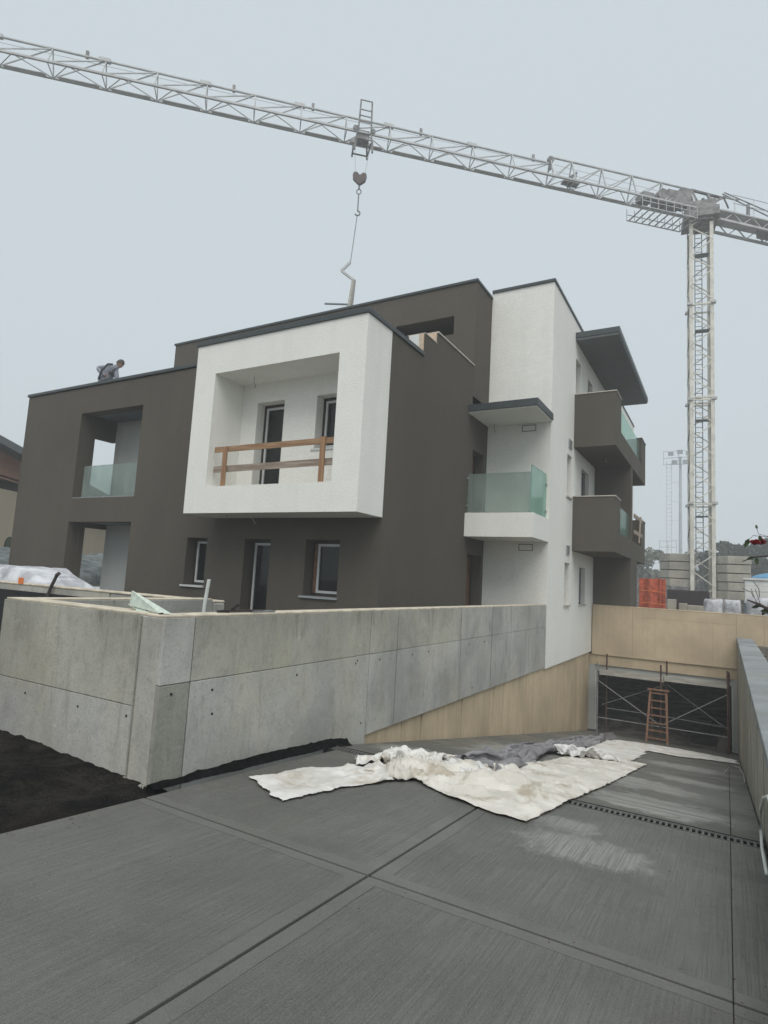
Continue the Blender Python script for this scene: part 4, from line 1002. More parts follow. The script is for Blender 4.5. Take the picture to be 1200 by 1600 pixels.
# ================================================================== CRANE
O0 = Vector((-1.25, 39.0, .85)); D = Vector((.731, .682, 0)).normalized(); Nn = Vector((-D.y, D.x, 0)); Z = Vector((0, 0, 1))
def J(t, off, z): return Vector((O0.x, O0.y, 0)) + D*t + Nn*off + Z*z
cr = empty('tower_crane', O0, 'cream tower crane with long lattice jib fading into fog above the building', 'crane')
ang = math.radians(9); a1 = Vector((math.cos(ang), math.sin(ang), 0)); a2 = Vector((-math.sin(ang), math.cos(ang), 0)); H_ = .63
corners = [(-1,-1),(1,-1),(1,1),(-1,1)]
def mc(i, z): c = corners[i % 4]; return Vector((O0.x, O0.y, z)) + a1*c[0]*H_ + a2*c[1]*H_
for i in range(4):
    c = mc(i, 12.6); mast = MB()
    sx, sy = corners[i]
    mast.obox(c-a1*sx*.08, a1*.10, a2*.012, Z*11.6); mast.obox(c-a2*sy*.095+a1*sx*.008, a1*.012, a2*.085, Z*11.6)
    mast.build('mast_leg', 'crane_cream', cr)
zz = 1.2; k = 0
br0 = {}
while zz < 24.3:
    for i in range(4):
        a, b = (mc(i, zz), mc(i+1, zz+.95)) if k % 2 == 0 else (mc(i+1, zz), mc(i, zz+.95))
        MB().bar(a, b, .055).build('mast_brace', 'crane_ladder' if i % 2 else 'crane_cream', cr)
    zz += .95; k += 1
for z in (1.2, 6.9, 13.1, 13.25, 19.0, 24.4):
    t = MB()
    for i in range(4): t.bar(mc(i, z), mc(i+1, z), .09)
    t.build('mast_ring', 'crane_cream', cr)
for i in range(4):
    for z in (6.95, 13.15, 19.05): MB().obox(mc(i, z), a1*.13, a2*.13, Z*.07).build('mast_splice', 'crane_hazed', cr)
lad = MB()
for s in (-1, 1): lad.bar(Vector((O0.x, O0.y, 1.2))+a1*(.19*s-.08)+a2*.1, Vector((O0.x, O0.y, 24.2))+a1*(.19*s-.08)+a2*.1, .05)
L_ = lad.build('mast_ladder', 'crane_ladder', cr)
rg = None
for k in range(76):
    z = 1.4+k*.3
    if rg is None: rg = MB().bar(Vector((O0.x, O0.y, z))+a1*(-.27)+a2*.1, Vector((O0.x, O0.y, z))+a1*.11+a2*.1, .03).build('rung', 'crane_ladder', L_)
    else:
        o = rg.copy(); C.objects.link(o); o.parent = L_; o.location = (0, 0, k*.3)
for z in (6.25, 12.0, 17.55, 22.4):
    MB().obox(Vector((O0.x, O0.y, z))+a1*.1, a1*.38, a2*.25, Z*.02).build('rest_platform', 'crane_ladder', cr)
# jib
zb1, zt_out, zt_in = 25.10, 26.22, 26.62
for off in (-.5, .5): MB().bar(J(-42, off, zb1), J(-.3, off, zb1), .10, .10).build('jib_chord', 'crane_hazed', cr)
MB().tube([J(-42, 0, zt_out), J(-10.2, 0, zt_out)], .06, 6).build('jib_chord', 'crane_hazed', cr)
MB().tube([J(-10.2, 0, zt_in), J(-.2, 0, zt_in)], .065, 6).build('jib_chord', 'crane_hazed', cr)
nodes = []
tt = -10.22
while tt > -42.5: nodes.append(tt); tt -= 2.41
nodes = nodes[::-1]
inn = [-10.22, -8.82, -6.85, -4.8, -2.76, -.72]
def brace(a, b, w_=.045): MB().bar(a, b, w_).build('jib_brace', 'crane_hazed', cr)
for lst, ztp in ((nodes, zt_out), (inn, zt_in)):
    for i in range(len(lst)):
        for off in (-.5, .5):
            brace(J(lst[i], off, zb1), J(lst[i], 0, ztp), .05 if lst is nodes else .06)
            if i+1 < len(lst): brace(J(lst[i], off, zb1), J(lst[i+1], 0, ztp), .045)
        if i+1 < len(lst):
            m_ = (lst[i]+lst[i+1])/2 if lst is nodes else lst[i+1]
            brace(J(lst[i], .5, zb1), J(lst[i]+.9, -.5, zb1), .035); brace(J(lst[i]+.9, -.5, zb1), J(lst[i+1], .5, zb1), .035)
            brace(J(lst[i], -.5, zb1), J(lst[i], .5, zb1), .04)
            MB().obox(J(lst[i]+1.2 if lst is nodes else (lst[i]+lst[i+1])/2, .36, zb1-.06), D*(.92 if lst is nodes else .8), Nn*.13, Z*.02).build('walkway_plate', 'crane_hazed', cr)
for k, tn in enumerate((-39.2, -34.4, -29.6, -24.8, -19.95, -15.1)):
    MB().obox(J(tn, 0, zt_out+.02), D*.28, Nn*.09, Z*.09).build('chord_coupling', 'crane_hazed', cr)
for tn in (-35.2, -28.2, -24.1, -18.1, -11.3): MB().obox(J(tn, 0, zt_out+.10), D*.07, Nn*.05, Z*.19).build('rope_guide', 'crane_dark', cr)
t = MB(); t.tube([J(-10.2, -.08, 26.45), J(-10.2, .08, 26.45)], .20, 14); t.obox(J(-10.2, 0, 26.2), D*.05, Nn*.12, Z*.35); t.build('rope_pulley', 'crane_dark', cr)
t = MB(); t.tube([J(-8.9, -.15, 25.35), J(-8.9, .25, 25.35)], .2, 10); t.bar(J(-9.3, 0, 25.2), J(-8.5, 0, 26.0), .14); t.bar(J(-8.5, .1, 25.2), J(-8.5, .1, 26.0), .1); t.obox(J(-8.9, 0, 25.25), D*.5, Nn*.2, Z*.06); t.build('trolley_winch', 'crane_dark', cr)
for a, b in (((-42, .05, 25.95), (-10.4, .05, 26.15)), ((-10, 0, 26.2), (-1.2, 0, 26.0)), ((-10, .1, 25.9), (-1.2, .1, 25.7)), ((-21, .1, 25.4), (-9.2, .1, 25.5))):
    MB().tube([J(*a), J(*b)], .012, 4).build('rope', 'crane_hazed', cr)
# slewing head, winches, tower peak
t = MB()
t.obox(J(0, 0, 24.75), a1*.95, a2*.95, Z*.28); t.obox(J(0, 0, 25.25), a1*.80, a2*.85, Z*.28); t.tube([J(0, 0, 24.3), J(0, 0, 24.6)], .85, 20)
t.build('slewing_ring', 'crane_dark', cr)
t = MB(); t.obox(J(-2.0, .0, 25.6), D*.55, Nn*.4, Z*.42); t.tube([J(-2.9, -.45, 25.55), J(-2.9, .45, 25.55)], .38, 14); t.obox(J(-1.2, .1, 25.9), D*.35, Nn*.4, Z*.5); t.obox(J(-3.9, 0, 25.35), D*.4, Nn*.35, Z*.2)
t.build('hoist_winch', 'crane_dark', cr)
t = MB()
for off in (-.4, .4):
    t.bar(J(-.3, off, 25.2), J(-.6, 0, 26.65), .12); t.bar(J(.9, off, 25.2), J(.4, off*.5, 26.4), .14); t.bar(J(-.6, 0, 26.6), J(1.7, 0, 26.55), .12)
    t.bar(J(.4, off*.5, 25.6), J(1.75, 0, 26.65), .12); t.bar(J(1.75, 0, 26.65), J(2.5, off, 26.3), .08)
t.build('tower_peak', 'crane_dark', cr)
# platform below the jib foot
pf = MB()
for off in (-.75, .75): pf.bar(J(-4.6, off, 24.25), J(-.8, off, 24.25), .05); pf.bar(J(-4.6, off, 24.62), J(-.8, off, 24.62), .035)
pass
pf = pf.build('service_platform', 'crane_hazed', cr)
for k in range(9): MB().bar(J(-4.5+k*.45, -.74, 24.21), J(-4.5+k*.45, .74, 24.21), .09, .03).build('deck_slat', 'crane_hazed', pf)
for k in range(8):
    for off in (-.75, .75): MB().bar(J(-4.6+k*.54, off, 24.22), J(-4.6+k*.54, off, 24.98), .035).build('stanchion', 'crane_hazed', pf)
# counter-jib
for off in (-.6, .6):
    MB().bar(J(.9, off, 24.62), J(12, off, 24.5), .14).build('counter_jib_chord', 'crane_hazed', cr); MB().bar(J(1.0, off, 25.25), J(12, off, 25.1), .10).build('counter_jib_chord', 'crane_hazed', cr)
MB().obox(J(6.4, 0, 25.18), D*5.5, Nn*.7, Z*.03).build('counter_jib_deck', 'crane_hazed', cr)
k = 0; tt = 1.2
while tt < 11.5:
    for off in (-.6, .6):
        a, b = (24.62, 25.2) if k % 2 == 0 else (25.2, 24.62)
        MB().bar(J(tt, off, a), J(tt+.7, off, b), .055).build('counter_jib_brace', 'crane_hazed', cr)
    tt += .7; k += 1
t = MB()
for off in (-.72, .72):
    for z in (.55, 1.1): t.bar(J(1.8, off, 25.25+z-.02), J(12, off, 25.12+z), .03)
    for q in range(8): t.bar(J(1.9+q*1.4, off, 25.2), J(1.9+q*1.4, off, 26.35), .035)
t.build('handrail', 'crane_hazed', cr)
t = MB()
for off in (-.25, .25): t.tube([J(1.75, off*.3, 26.9), J(9.5, off, 25.3)], .04, 5)
t.build('pendant_bar', 'crane_dark', cr)
MB().obox(J(3.8, .2, 26.0), D*.09, Nn*.06, Z*.7).build('guy_post', 'crane_dark', cr)
MB().obox(J(5.1, 0, 24.95), D*.5, Nn*.4, Z*.3).build('electric_cabinet', 'crane_dark', cr)
# trolley
T0 = -21.35
tr = MB()
for s in (-1, 1):
    for off in (-.62, .62): tr.bar(J(T0+s*.42, off, 24.45), J(T0+s*.36, off, 25.35), .07); 
    tr.bar(J(T0+s*.42, -.66, 24.62), J(T0+s*.42, .66, 24.62), .06)
    for off in (-.55, .55): tr.tube([J(T0+s*.48, off-.05, 25.25), J(T0+s*.48, off+.05, 25.25)], .13, 12)
for off in (-.62, .62): tr.bar(J(T0-.42, off, 24.65), J(T0+.42, off, 24.65), .06)
tr.obox(J(T0, -.2, 25.0), D*.30, Nn*.28, Z*.26)
trp = tr.build('trolley', 'crane_dark', cr)
t = MB()
for s in (-1, 1):
    t.bar(J(T0+s*.34, -.75, 25.1), J(T0+s*.30, -.75, 26.75), .06)
for z in (25.5, 25.85, 26.2, 26.75): t.bar(J(T0-.33, -.75, z), J(T0+.33, -.75, z), .045)
t.build('maintenance_basket', 'crane_dark', trp)
for s in (-1, 1): MB().bar(J(T0+s*.48, -.62, 23.95), J(T0+s*.45, -.62, 24.6), .08).build('side_plate', 'crane_dark', trp)
for s in (-1, 1): MB().tube([J(T0+s*.44, -.3, 24.6), J(T0+s*.25, 0, 23.1)], .012, 4).build('hoist_rope', 'crane_hazed', trp)
# base frame
t = MB(); t.obox(Vector((O0.x, O0.y, 1.0)), a1*2.6, a2*.2, Z*.16); t.obox(Vector((O0.x, O0.y, 1.0)), a1*.2, a2*2.6, Z*.159)
for s in (-1, 1): t.bar(Vector((O0.x, O0.y, 1.1))+a1*2.3*s, Vector((O0.x, O0.y, 3.2))+a1*.6*s, .1)
t.build('base_frame', 'crane_dark', cr)
# hook block and fork (hang free)
hk = empty('hook_block', J(T0, 0, 22.4), 'dark heart-shaped hook block hanging below the crane trolley', 'hook')
Rr = Vector((.865, .50, 0)); Bk = Vector((-.5, .865, 0))
def flatshape(mb, c, poly, th):
    n = len(poly); vs = [Vector(c)+Rr*x+Z*y-Bk*th for x, y in poly]+[Vector(c)+Rr*x+Z*y+Bk*th for x, y in poly]
    return mb.add(vs, [tuple(range(n)), tuple(range(2*n-1, n-1, -1))]+[(i, (i+1) % n, (i+1) % n+n, i+n) for i in range(n)])
flatshape(MB(), J(T0, 0, 22.85), [(0, -.42), (.30, -.18), (.37, .08), (.33, .22), (.18, .27), (0, .12), (-.15, .28), (-.32, .28), (-.38, .12), (-.36, -.08)], .10).build('sheave_housing', 'hook_red', hk)
t = MB(); t.tube([J(T0, 0, 22.45), J(T0, 0, 22.2)], .05, 8)
ring_ = [J(T0, 0, 22.06)+Rr*.12*math.cos(a)+Z*.14*math.sin(a) for a in [2*math.pi*i/12 for i in range(13)]]; t.tube(ring_, .03, 6)
t.tube([J(T0, 0, 21.95), J(T0, 0, 21.1)], .035, 6)
hkp = [J(T0, 0, 21.1), J(T0, 0, 20.95)]+[J(T0, 0, 20.83)+Rr*.13*math.sin(a)+Z*.13*math.cos(a) for a in [math.pi*(i/8)*1.4 for i in range(9)]]; t.tube(hkp, .04, 6)
t.build('hook', 'crane_ladder', hk)
MB().tube([J(T0, 0, 20.75), J(T0, 0, 18.05)-Rr*.2], .022, 5).build('sling', 'crane_ladder', hk)
fk = empty('pallet_fork', J(T0, 0, 15.7)-Rr*.2, 'pale steel pallet fork hanging from the crane hook above the roof', 'pallet fork')
fc = J(T0, 0, 0)-Rr*.22
MB().bar(fc+Z*18.05, fc+Z*17.55-Rr*.42, .12).build('lifting_arm', 'crane_hazed', fk)
MB().bar(fc+Z*17.55-Rr*.42, fc+Z*17.05+Rr*.28, .11).build('lifting_arm', 'crane_hazed', fk)
t = MB(); t.bar(fc+Z*17.08+Rr*.24, fc+Z*15.35+Rr*.10-Bk*.3, .13); t.bar(fc+Z*17.08+Rr*.28, fc+Z*15.15+Rr*.16+Bk*.3, .13); t.bar(fc+Z*15.5+Rr*.1-Bk*.3, fc+Z*15.5+Rr*.16+Bk*.3, .1); t.build('fork_frame', 'plank', fk)
MB().bar(fc+Z*15.58+Rr*.05-Bk*.3, fc+Z*15.55-Rr*1.15-Bk*.3, .10, .06).build('tine', 'crane_ladder', fk)
MB().bar(fc+Z*15.2+Rr*.12+Bk*.3, fc+Z*15.17-Rr*1.0+Bk*.3, .10, .06).build('tine', 'crane_ladder', fk)
# ballast
pos = ['topmost', 'second from the top', 'third from the top', 'fourth from the top', 'lowest']
def ballast(cx, cy, n, zt_, side, lw_, dp):
    for k in range(n):
        h = .44; z1 = zt_-k*(h+.05)
        poly = [(-lw_, -dp+.55), (-lw_+.42, -dp), (lw_, -dp), (lw_, dp), (-lw_, dp)]
        t = MB(); P = [Vector((cx, cy, 0))+a1*x+a2*y for x, y in poly]
        j = Vector((random.uniform(-.03, .03), random.uniform(-.03, .03), 0))
        t.prism([((p+j).x, (p+j).y) for p in P], z1-h, z1)
        tag(t.build('ballast_block', 'block', bevel=.02), 'grey concrete ballast block, %s in the stack %s of the crane mast' % (pos[k], side), 'concrete block', 'concrete ballast blocks at the crane base')
ballast(-2.55, 39.3, 4, 4.02, 'left', .88, .85)
ballast(.28, 38.9, 5, 3.93, 'right', .78, .85)
tag(MB().obox((-.55, 37.9, 1.15), (.28, .03, 0), (0, .3, 0), (0, 0, .42)).build('base_block', 'block', bevel=.02), 'single upright concrete block at the right foot of the crane mast', 'concrete block')
tag(MB().obox((.20, 36.8, 1.1), (.45, .03, 0), (0, .3, 0), (0, 0, .42)).build('base_block', 'block', bevel=.02), 'squat concrete block in front of the right ballast stack', 'concrete block')

# yard things
ob = empty('mesh_barrier', (-2.9, 30, .85), 'orange mesh barrier standing behind the tan garage wall', 'barrier')
yo = 30.0
vs = []; fs = []
for i in range(15):
    for j in range(7):
        x = -3.50+i*.078; vs.append((x, yo+.08*math.sin(i*.8)+.05*pn(Vector((i*.5, j*.5, 0))), .88+j*.235+.04*pn(Vector((i*.6, j*.3, 4)))*(1 if j == 6 else 0)))
for i in range(14):
    for j in range(6): fs.append((i*7+j, (i+1)*7+j, (i+1)*7+j+1, i*7+j+1))
o = MB().add(vs, fs).build('mesh_sheet', 'orange', ob); s_ = o.modifiers.new('t', 'SOLIDIFY'); s_.thickness = .02
for x in (-3.49, -2.62, -2.42): MB().bar((x, yo-.04, .85), (x, yo-.04, 2.3), .05).build('post', 'orange', ob)
for z in (1.2, 1.75): MB().bar((-3.5, yo-.09, z), (-2.42, yo-.10, z-.06), .02, .03).build('strap', 'label_orange', ob)
tag(MB().box(-3.66, -3.36, 27.0, 27.05, .85, 1.68).build('plywood_board', 'board_ply'), 'small upright plywood board between building and orange barrier', 'board')
tag(MB().box(-2.6, -.75, 33.2, 34.6, .85, 1.88).build('covered_pallet', 'purple', bevel=.05), 'low pallet under dark purple cover in front of the crane base', 'pallet')
tag(MB().box(-2.55, -1.75, 34.7, 36.2, .85, 2.1).build('steel_crate', 'crane_dark', bevel=.03), 'dark steel crate behind the purple covered pallet', 'crate')
def wrap(x0, x1, y0, y1, z0, z1, seed):
    nx, nz = 22, 8; vs = []; fs = []
    t = MB(); 
    for face in range(2):
        pass
    prof = []
    n = 28
    for j in range(7):
        f = j/6
        for i in range(n):
            a = 2*math.pi*i/n; c_, s_ = math.cos(a), math.sin(a); k = 1/max(abs(c_), abs(s_)); k = min(k, 1.25)
            w1 = 1+.05*pn(Vector((c_*3+seed, s_*3, f*3)))
            rr = 1 if f < .9 else .93
            vs.append(((x0+x1)/2+(x1-x0)/2*c_*k*w1*rr, (y0+y1)/2+(y1-y0)/2*s_*k*w1*rr, z0+(z1-z0)*f+(.08*pn(Vector((c_*2+seed, s_*2, 5))) if f > .5 else 0)))
    for j in range(6):
        for i in range(n): fs.append((j*n+i, j*n+(i+1) % n, (j+1)*n+(i+1) % n, (j+1)*n+i))
    fs.append(tuple(6*n+i for i in range(n)))
    return t.add(vs, fs)
for (x0, x1, sd, lb) in ((-.72, -.12, 1, 'left plastic-wrapped pallet load on the tan wall line'), (-.08, .42, 4, 'lumpy plastic-wrapped pallet load beside the white box'), (.60, 1.7, 9, 'big plastic sheeted pallet load under the white box at right edge')):
    tag(wrap(x0, x1, 24.2, 25.3, .86, 1.50 if x0 < .5 else 1.66, sd).build('wrapped_pallet', 'plastic_wrap', smooth=True), lb, 'pallet')
for (x, y, sx, sz, lb) in ((-1.95, 27, .16, .42, 'small grey block stack left of the pipe bundle'), (-1.55, 27.2, .15, .28, 'short white parcel in front of the purple pallet'), (-1.1, 27.4, .3, .22, 'low flat grey slab pile near the crane foot')):
    tag(MB().box(x-sx, x+sx, y, y+.4, .85, 1.0+sz).build('building_blocks', 'block', bevel=.02), lb, 'blocks')
wc = empty('site_box', (1.6, 30, .85), 'white panelled site box with blue tank top behind it', 'box')
for k in range(4): MB().box(.66, 3.2, 29.0+.01*(k % 2), 30.6, 1.45+k*.235, 1.45+k*.235+.228).build('panel', 'white_paint', wc, bevel=.01)
MB().box(.60, 3.25, 28.95, 30.65, 2.391, 2.47).build('lid', 'white_paint', wc)
MB().box(.70, 3.1, 29.05, 30.5, .85, 1.449).build('base', 'blue', wc)
vs = []; fs = []; n = 24
for j in range(7):
    th = math.pi/2*j/6
    for i in range(n): vs.append((1.95+1.05*math.cos(th)*math.cos(2*math.pi*i/n), 33+1.05*math.cos(th)*math.sin(2*math.pi*i/n), 2.45+.42*math.sin(th)))
for j in range(6):
    for i in range(n): fs.append((j*n+i, j*n+(i+1) % n, (j+1)*n+(i+1) % n, (j+1)*n+i))
t = MB().add(vs, fs); t.tube([(1.95, 33, .85), (1.95, 33, 2.45)], 1.05, 24)
tag(t.build('water_tank', 'blue', smooth=False), 'domed blue water tank showing above the white site box', 'tank')
for i, (a, b) in enumerate((((.55, 27.5, 2.0), (.95, 27.4, 1.55)), ((.9, 27.3, 2.3), (1.1, 27.2, 1.5)))):
    tag(MB().tube([a, (a[0]*.5+b[0]*.5+.08, a[1], (a[2]+b[2])/2+.1), b], .015, 5).build('loose_wire', 'frame_dark'), ('curved' if i == 0 else 'upright') + ' black wire in front of the white site box', 'wire')
fn = empty('mesh_fence', (-4, 44, .85), 'hazy wire fence running behind the orange barrier', 'fence')
for x in [-8+1.6*k for k in range(5)]: MB().bar((x, 44, .85), (x, 44, 2.7), .06).build('post', 'galv', fn)
MB().box(-9, -2.2, 44.02, 44.06, .85, 2.6).build('sheeting', 'crane_dark', fn)

# ================================================================== floodlight mast in the fog
fl = empty('floodlight_mast', (-5.7, 95, .85), 'tall floodlight mast with side ladder, faint in the fog left of the crane', 'floodlight')
MB().tube([(-5.7, 95, .85), (-5.7, 95, 21.8)], [.26, .16], 8).build('pole', 'far_steel', fl)
t = MB()
for s in (-.35, .35): t.bar((-7.2+s, 95, 2), (-7.2+s, 95, 21.2), .05)
for k in range(32): t.bar((-7.55, 95, 2.2+k*.6), (-6.85, 95, 2.2+k*.6), .045)
for k in range(7): t.bar((-6.9, 95, 4+k*2.8), (-5.7, 95, 4+k*2.8), .04)
t.build('ladder', 'far_steel', fl)
t = MB()
for (x0, x1, z0, z1) in ((-8.4, -6.2, 7.6, 9.4), (-7.9, -3.9, 20.6, 22.6)):
    for z in (z0, (z0+z1)/2, z1): t.bar((x0, 94.5, z), (x1, 94.5, z), .07)
    for x in (x0, (x0+x1)/2, x1): t.bar((x, 94.5, z0), (x, 94.5, z1), .07)
t.build('cage', 'far_steel', fl)
for i, (x, z) in enumerate(((-6.9, 22.2), (-5.7, 22.4), (-4.6, 22.2), (-6.4, 20.9), (-5.0, 20.9))):
    MB().obox((x, 94.2, z), (.35, 0, 0), (0, .2, .1), (0, -.1, .3)).build('lamp', 'far_steel', fl)

# ================================================================== trees
def make_tree(x, y, h, r, mat, label, group, seed, nleaf=2200, flat=.6, trunk=.4, z0=.85, size=.35, clumps=12):
    rnd = random.Random(seed)
    T = empty('pine_tree' if mat == 'crown_dark' else 'tree', (x, y, z0), label, 'tree', group)
    th = h*trunk
    t = MB(); t.tube([(x, y, z0), (x+.1, y, z0+th*.5), (x-.1, y, z0+th), (x, y, z0+h*.8)], [r*.07, r*.06, r*.045, r*.01], 7)
    cl = []
    for k in range(clumps):
        a = rnd.uniform(0, 6.28); q = r*math.sqrt(rnd.random())*.75; zz = z0+th+(h-th)*rnd.uniform(.15, .9)
        cl.append((x+q*math.cos(a), y+q*math.sin(a), zz, r*rnd.uniform(.28, .5)))
        t.tube([(x, y, z0+th*rnd.uniform(.6, 1)), (x+q*.5*math.cos(a), y+q*.5*math.sin(a), (z0+th+zz)/2), (x+q*math.cos(a), y+q*math.sin(a), zz)], [r*.03, r*.02, r*.008], 5)
    t.build('trunk', 'bark', T)
    m = MB(); vs = []; fs = []
    for k in range(nleaf):
        cx, cy, cz, cr_ = cl[rnd.randrange(len(cl))]
        d_ = Vector((rnd.gauss(0, 1), rnd.gauss(0, 1), rnd.gauss(0, 1))).normalized()*cr_*rnd.random()**.4
        c_ = Vector((cx, cy, cz))+Vector((d_.x, d_.y, d_.z*flat)); s = size*rnd.uniform(.5, 1.2)
        u = Vector((rnd.gauss(0, 1), rnd.gauss(0, 1), rnd.gauss(0, .6))).normalized(); v = u.orthogonal().normalized()
        i = len(vs); vs += [c_+u*s, c_+v*s*.6, c_-u*s, c_-v*s*.6]; fs.append((i, i+1, i+2, i+3))
    m.add(vs, fs); m.build('crown', mat, T)
    return T
tr_ = [(-.3, 76, 7.2, 3.2, 'left umbrella pine with flat crown above the right ballast stack'), (3.4, 78, 7.0, 3.6, 'broad dark tree right of the umbrella pine behind the site'),
       (7.4, 80, 9.8, 4.8, 'tallest dark tree at the right edge behind the rose')]
for i, (x, y, h, r, lb) in enumerate(tr_): make_tree(x, y, h, r, 'crown_dark', lb, 'dark trees behind the crane yard', 10+i, 3600, .55, .22 if i else .35, size=.32, clumps=16)
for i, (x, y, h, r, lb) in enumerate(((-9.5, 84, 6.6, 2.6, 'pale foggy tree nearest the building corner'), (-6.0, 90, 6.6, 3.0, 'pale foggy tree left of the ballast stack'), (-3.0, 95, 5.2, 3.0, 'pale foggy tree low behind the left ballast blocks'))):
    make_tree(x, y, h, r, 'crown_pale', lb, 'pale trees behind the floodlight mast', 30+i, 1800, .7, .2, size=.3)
# ground cover and far wood
sb = MB(); rnd = random.Random(5)
for k in range(5200):
    x = rnd.uniform(-2, 30); y = rnd.uniform(62, 74); h = .85+rnd.random()*2.6*(1-.3*math.sin(x)); s = rnd.uniform(.12, .32)
    u = Vector((rnd.gauss(0, 1), rnd.gauss(0, 1), rnd.gauss(0, 1))).normalized(); v = u.orthogonal().normalized(); c_ = Vector((x, y, h))
    sb.add([c_+u*s, c_+v*s*.6, c_-u*s, c_-v*s*.6], [(0, 1, 2, 3)])
tag(sb.build('hedge_growth', 'crown_dark', origin=(0, 0, 0)), 'dark undergrowth behind the white site box', 'bushes', kind='stuff')
sb = MB()
for k in range(9000):
    x = rnd.uniform(-110, 110); y = rnd.uniform(105, 118); h = .85+rnd.random()**.8*(5+1.6*pn(Vector((x*.08, 0, 0)))); s = rnd.uniform(.4, .9)
    u = Vector((rnd.gauss(0, 1), rnd.gauss(0, 1), rnd.gauss(0, 1))).normalized(); v = u.orthogonal().normalized(); c_ = Vector((x, y, h))
    sb.add([c_+u*s, c_+v*s*.6, c_-u*s, c_-v*s*.6], [(0, 1, 2, 3)])
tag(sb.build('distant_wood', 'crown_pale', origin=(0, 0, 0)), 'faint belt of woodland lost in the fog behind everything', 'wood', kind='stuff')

# ================================================================== neighbour house at the left
nh = empty('neighbour_house', (-29, 16, .85), 'beige house with brown gable band and grey roof edge at the left', 'house')
def zr(y): return 6.29-.33*(y-12.85)
XH = -26
poly = [(6, .85), (24, .85), (24, 4.4), (24, zr(24) if zr(24) > 3 else 3.0), (8, zr(8)), (6, zr(8)-.6)]
t = MB(); t.add([(XH, 4, .85), (XH, 24, .85), (XH, 24, 2.62), (XH, 19.5, 3.95), (XH, 7.6, 4.83), (XH, 4, 4.83), (XH-8, 4, .85), (XH-8, 24, .85), (XH-8, 24, 2.62), (XH-8, 4, 4.83)], [(0,1,2,3,4,5), (6,0,5,9), (1,7,8,2), (7,6,9,8)])
t.build('wall', 'house_beige', nh)
t = MB(); t.add([(XH+.03, 4, 4.84), (XH+.03, 13.0, 4.84), (XH+.03, 19.4, 4.0-.0), (XH+.03, 19.4, zr(19.4)-.25), (XH+.03, 8, zr(8)-.25), (XH+.03, 4, zr(8)-1.5)], [(0,1,2,3,4,5)]); 
t.build('gable_band', 'house_brown', nh)
t = MB()
for (ya, za, yb_, zb_) in ((8, zr(8), 24.6, zr(24.6)),):
    P = [Vector((XH+.9, ya, za)), Vector((XH+.9, yb_, zb_)), Vector((XH-9, yb_, zb_)), Vector((XH-9, ya, za))]
    t.add(P+[p-Vector((0, 0, .3)) for p in P], [(0,1,2,3),(7,6,5,4),(0,4,5,1),(1,5,6,2),(2,6,7,3),(3,7,4,0)])
    P = [Vector((XH+.9, 8, za)), Vector((XH+.9, -6, za-4.6)), Vector((XH-9, -6, za-4.6)), Vector((XH-9, 8, za))]
    t.add(P+[p-Vector((0, 0, .3)) for p in P], [(0,1,2,3),(7,6,5,4),(0,4,5,1),(1,5,6,2),(2,6,7,3),(3,7,4,0)])
t.build('roof', 'roof_grey', nh)
# covered mounds and site clutter before the house
tp = MB(); tp.add(*heightgrid(-25.2, -18.5, 8, 24, 60, 110, lambda x, y: .82+1.22*math.sin(math.pi*(x+25.2)/6.7)**.5*(.9+.18*pn(Vector((x*.7, y*.7, 0)))+.10*pn(Vector((x*2.5, y*2.5, 2))))))
tag(tp.build('tarpaulin_mound', 'tarp_dark', smooth=True), 'grey tarpaulin covered mound of earth in front of the beige house', 'mound')
tag(lump((-24.8, 13.2, 1.9), (.35, .3), .5, 3).build('garden_shrub', 'crown_dark', smooth=False), 'small dark shrub at the foot of the beige house', 'shrub')
tag(MB().box(-17.9, -17.6, 13.1, 14.7, .85, 1.32).build('site_pallet', 'house_brown', bevel=.02), 'brownish pallet seen through the lower loggia opening', 'pallet')
tag(lump((-17.5, 14.4, .85), (.2, .2), .55, 9).build('plastic_bag', 'film', smooth=True), 'crumpled white plastic bag seen through the lower loggia opening', 'bag')

# ================================================================== rose bush beside the camera, over the right wall
rose = empty('rose_bush', (.75, 3.2, .35), 'rose stem with one dark red bloom reaching in at the right edge', 'plant')
def leafm(mb, c, d_, s, up=Vector((0, 0, 1))):
    d_ = Vector(d_).normalized(); sx = d_.cross(up).normalized(); c = Vector(c); dn = up*-.12*s
    return mb.add([c, c+d_*s*.35+sx*s*.26+dn*.3, c+d_*s*.8+sx*s*.17+dn, c+d_*s+dn*1.6, c+d_*s*.8-sx*s*.17+dn, c+d_*s*.35-sx*s*.26+dn*.3, c+d_*s*.5-up*.03*s*0+dn*1.0-up*.06*s], [(0,1,6),(1,2,6),(2,3,6),(3,4,6),(4,5,6),(5,0,6)])
st_ = MB()
st_.tube([(.75, 3.2, .35), (.62, 3.15, 1.1), (.42, 3.1, 1.62), (.28, 3.05, 1.80), (.19, 3.0, 1.835)], [.008, .007, .005, .004, .003], 6)
st_.tube([(.50, 3.12, 1.45), (.32, 3.05, 1.72), (.15, 3.0, 1.742), (.10, 3.0, 1.735), (.06, 3.0, 1.715)], [.005, .004, .003, .003, .002], 6)
st_.tube([(.17, 3.0, 1.82), (.12, 3.0, 1.835), (.115, 3.0, 1.86)], .0012, 5)
st_.tube([(.17, 3.0, 1.82), (.10, 3.0, 1.828), (.078, 3.0, 1.80)], .0012, 5)
st_.build('stem', 'bark', rose)
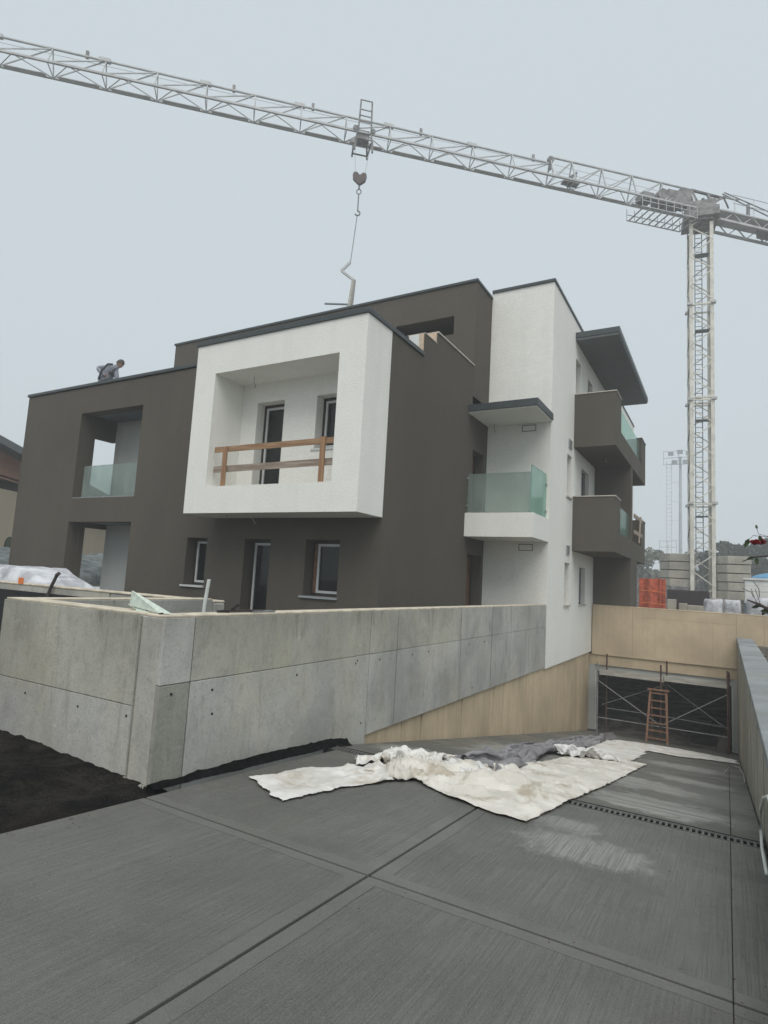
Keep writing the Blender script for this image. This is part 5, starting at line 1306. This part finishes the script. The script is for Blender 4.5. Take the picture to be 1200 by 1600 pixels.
for c, dd, s in (((.115, 3, 1.855), (-.1, -.1, 1), .022), ((.085, 3, 1.815), (-.35, 0, -1), .04), ((.11, 3, 1.735), (.2, -.2, -1), .035), ((.105, 3, 1.735), (-.9, -.2, -.3), .03), ((.125, 3, 1.83), (.1, 0, -1), .03), ((.16, 3, 1.86), (.6, 0, .5), .03), ((.20, 3, 1.75), (.9, .1, -.7), .04)):
    leafm(MB(), c, dd, s, up=Vector((.3, -.9, .2))).build('leaf', 'leaf', rose)
fc = Vector((.150, 3.0, 1.812))
for ringn, (n, rr_, s) in enumerate(((3, .006, .022), (5, .013, .028), (7, .02, .033))):
    for i in range(n):
        a = 2*math.pi*i/n+ringn*.5; dd = Vector((math.cos(a)*.6-.2, math.sin(a)*.6-.3, .75-.25*ringn))
        leafm(MB(), fc+Vector((math.cos(a)*rr_*1.5, math.sin(a)*rr_*1.5, -.018)), dd, s*1.35, up=Vector((math.cos(a), math.sin(a), .35)).normalized()).build('petal', 'petal', rose)
tw = empty('bare_twigs', (.8, 3.2, .35), 'dark dead twigs poking in at the right edge below the rose', 'plant')
t = MB(); t.tube([(.8, 3.2, .35), (.5, 3.1, 1.2), (.22, 3.0, 1.475), (.12, 3.0, 1.535), (.075, 3.0, 1.552)], [.014, .012, .010, .006, .002], 6)
t.tube([(.30, 3.0, 1.44), (.18, 3.0, 1.525), (.13, 3.0, 1.525), (.10, 3, 1.545)], [.006, .004, .0025, .0012], 5); t.tube([(.125, 3, 1.53), (.105, 3, 1.60)], .0013, 5); t.tube([(.11, 3, 1.54), (.095, 3, 1.585), (.09, 3, 1.60)], .0012, 5)
t.build('stem', 'bark', tw)
for k in range(9):
    x = .12+.012*k; leafm(MB(), (x, 3.0, 1.53-.006*k), (random.uniform(-1, .3), -.1, random.uniform(-.6, .4)), random.uniform(.02, .04), up=Vector((.2, -.9, .2))).build('leaf', 'leaf_dark', tw)
gc = MB(); rnd = random.Random(3)
for k in range(700):
    x = rnd.uniform(.66, 1.6); y = rnd.uniform(4, 17); leafm(gc, (x, y, .38+rnd.random()*.25*(x-.5)), (rnd.gauss(0, 1), rnd.gauss(0, 1), .4), rnd.uniform(.05, .11))
tag(gc.build('ground_cover', 'leaf_dark', origin=(0, 0, 0)), 'dark low leaves growing behind the right ramp wall', 'ground cover', kind='stuff')

# ================================================================== fog
hz = N('fog'); hz.t.nodes.remove(hz.b)
pv = hz.new('VolumePrincipled'); pv.inputs['Color'].default_value = (.93, .96, .98, 1); pv.inputs['Density'].default_value = .0036; pv.inputs['Anisotropy'].default_value = .1
hz.t.links.new(pv.outputs[0], hz.t.nodes['Material Output'].inputs['Volume'])
M['fog'] = hz.m
tag(MB().box(-165, 165, -95, 175, -4.2, 29).build('haze', 'fog', origin=(0, 0, 0)), 'even pale fog filling the whole place', 'fog', kind='stuff')
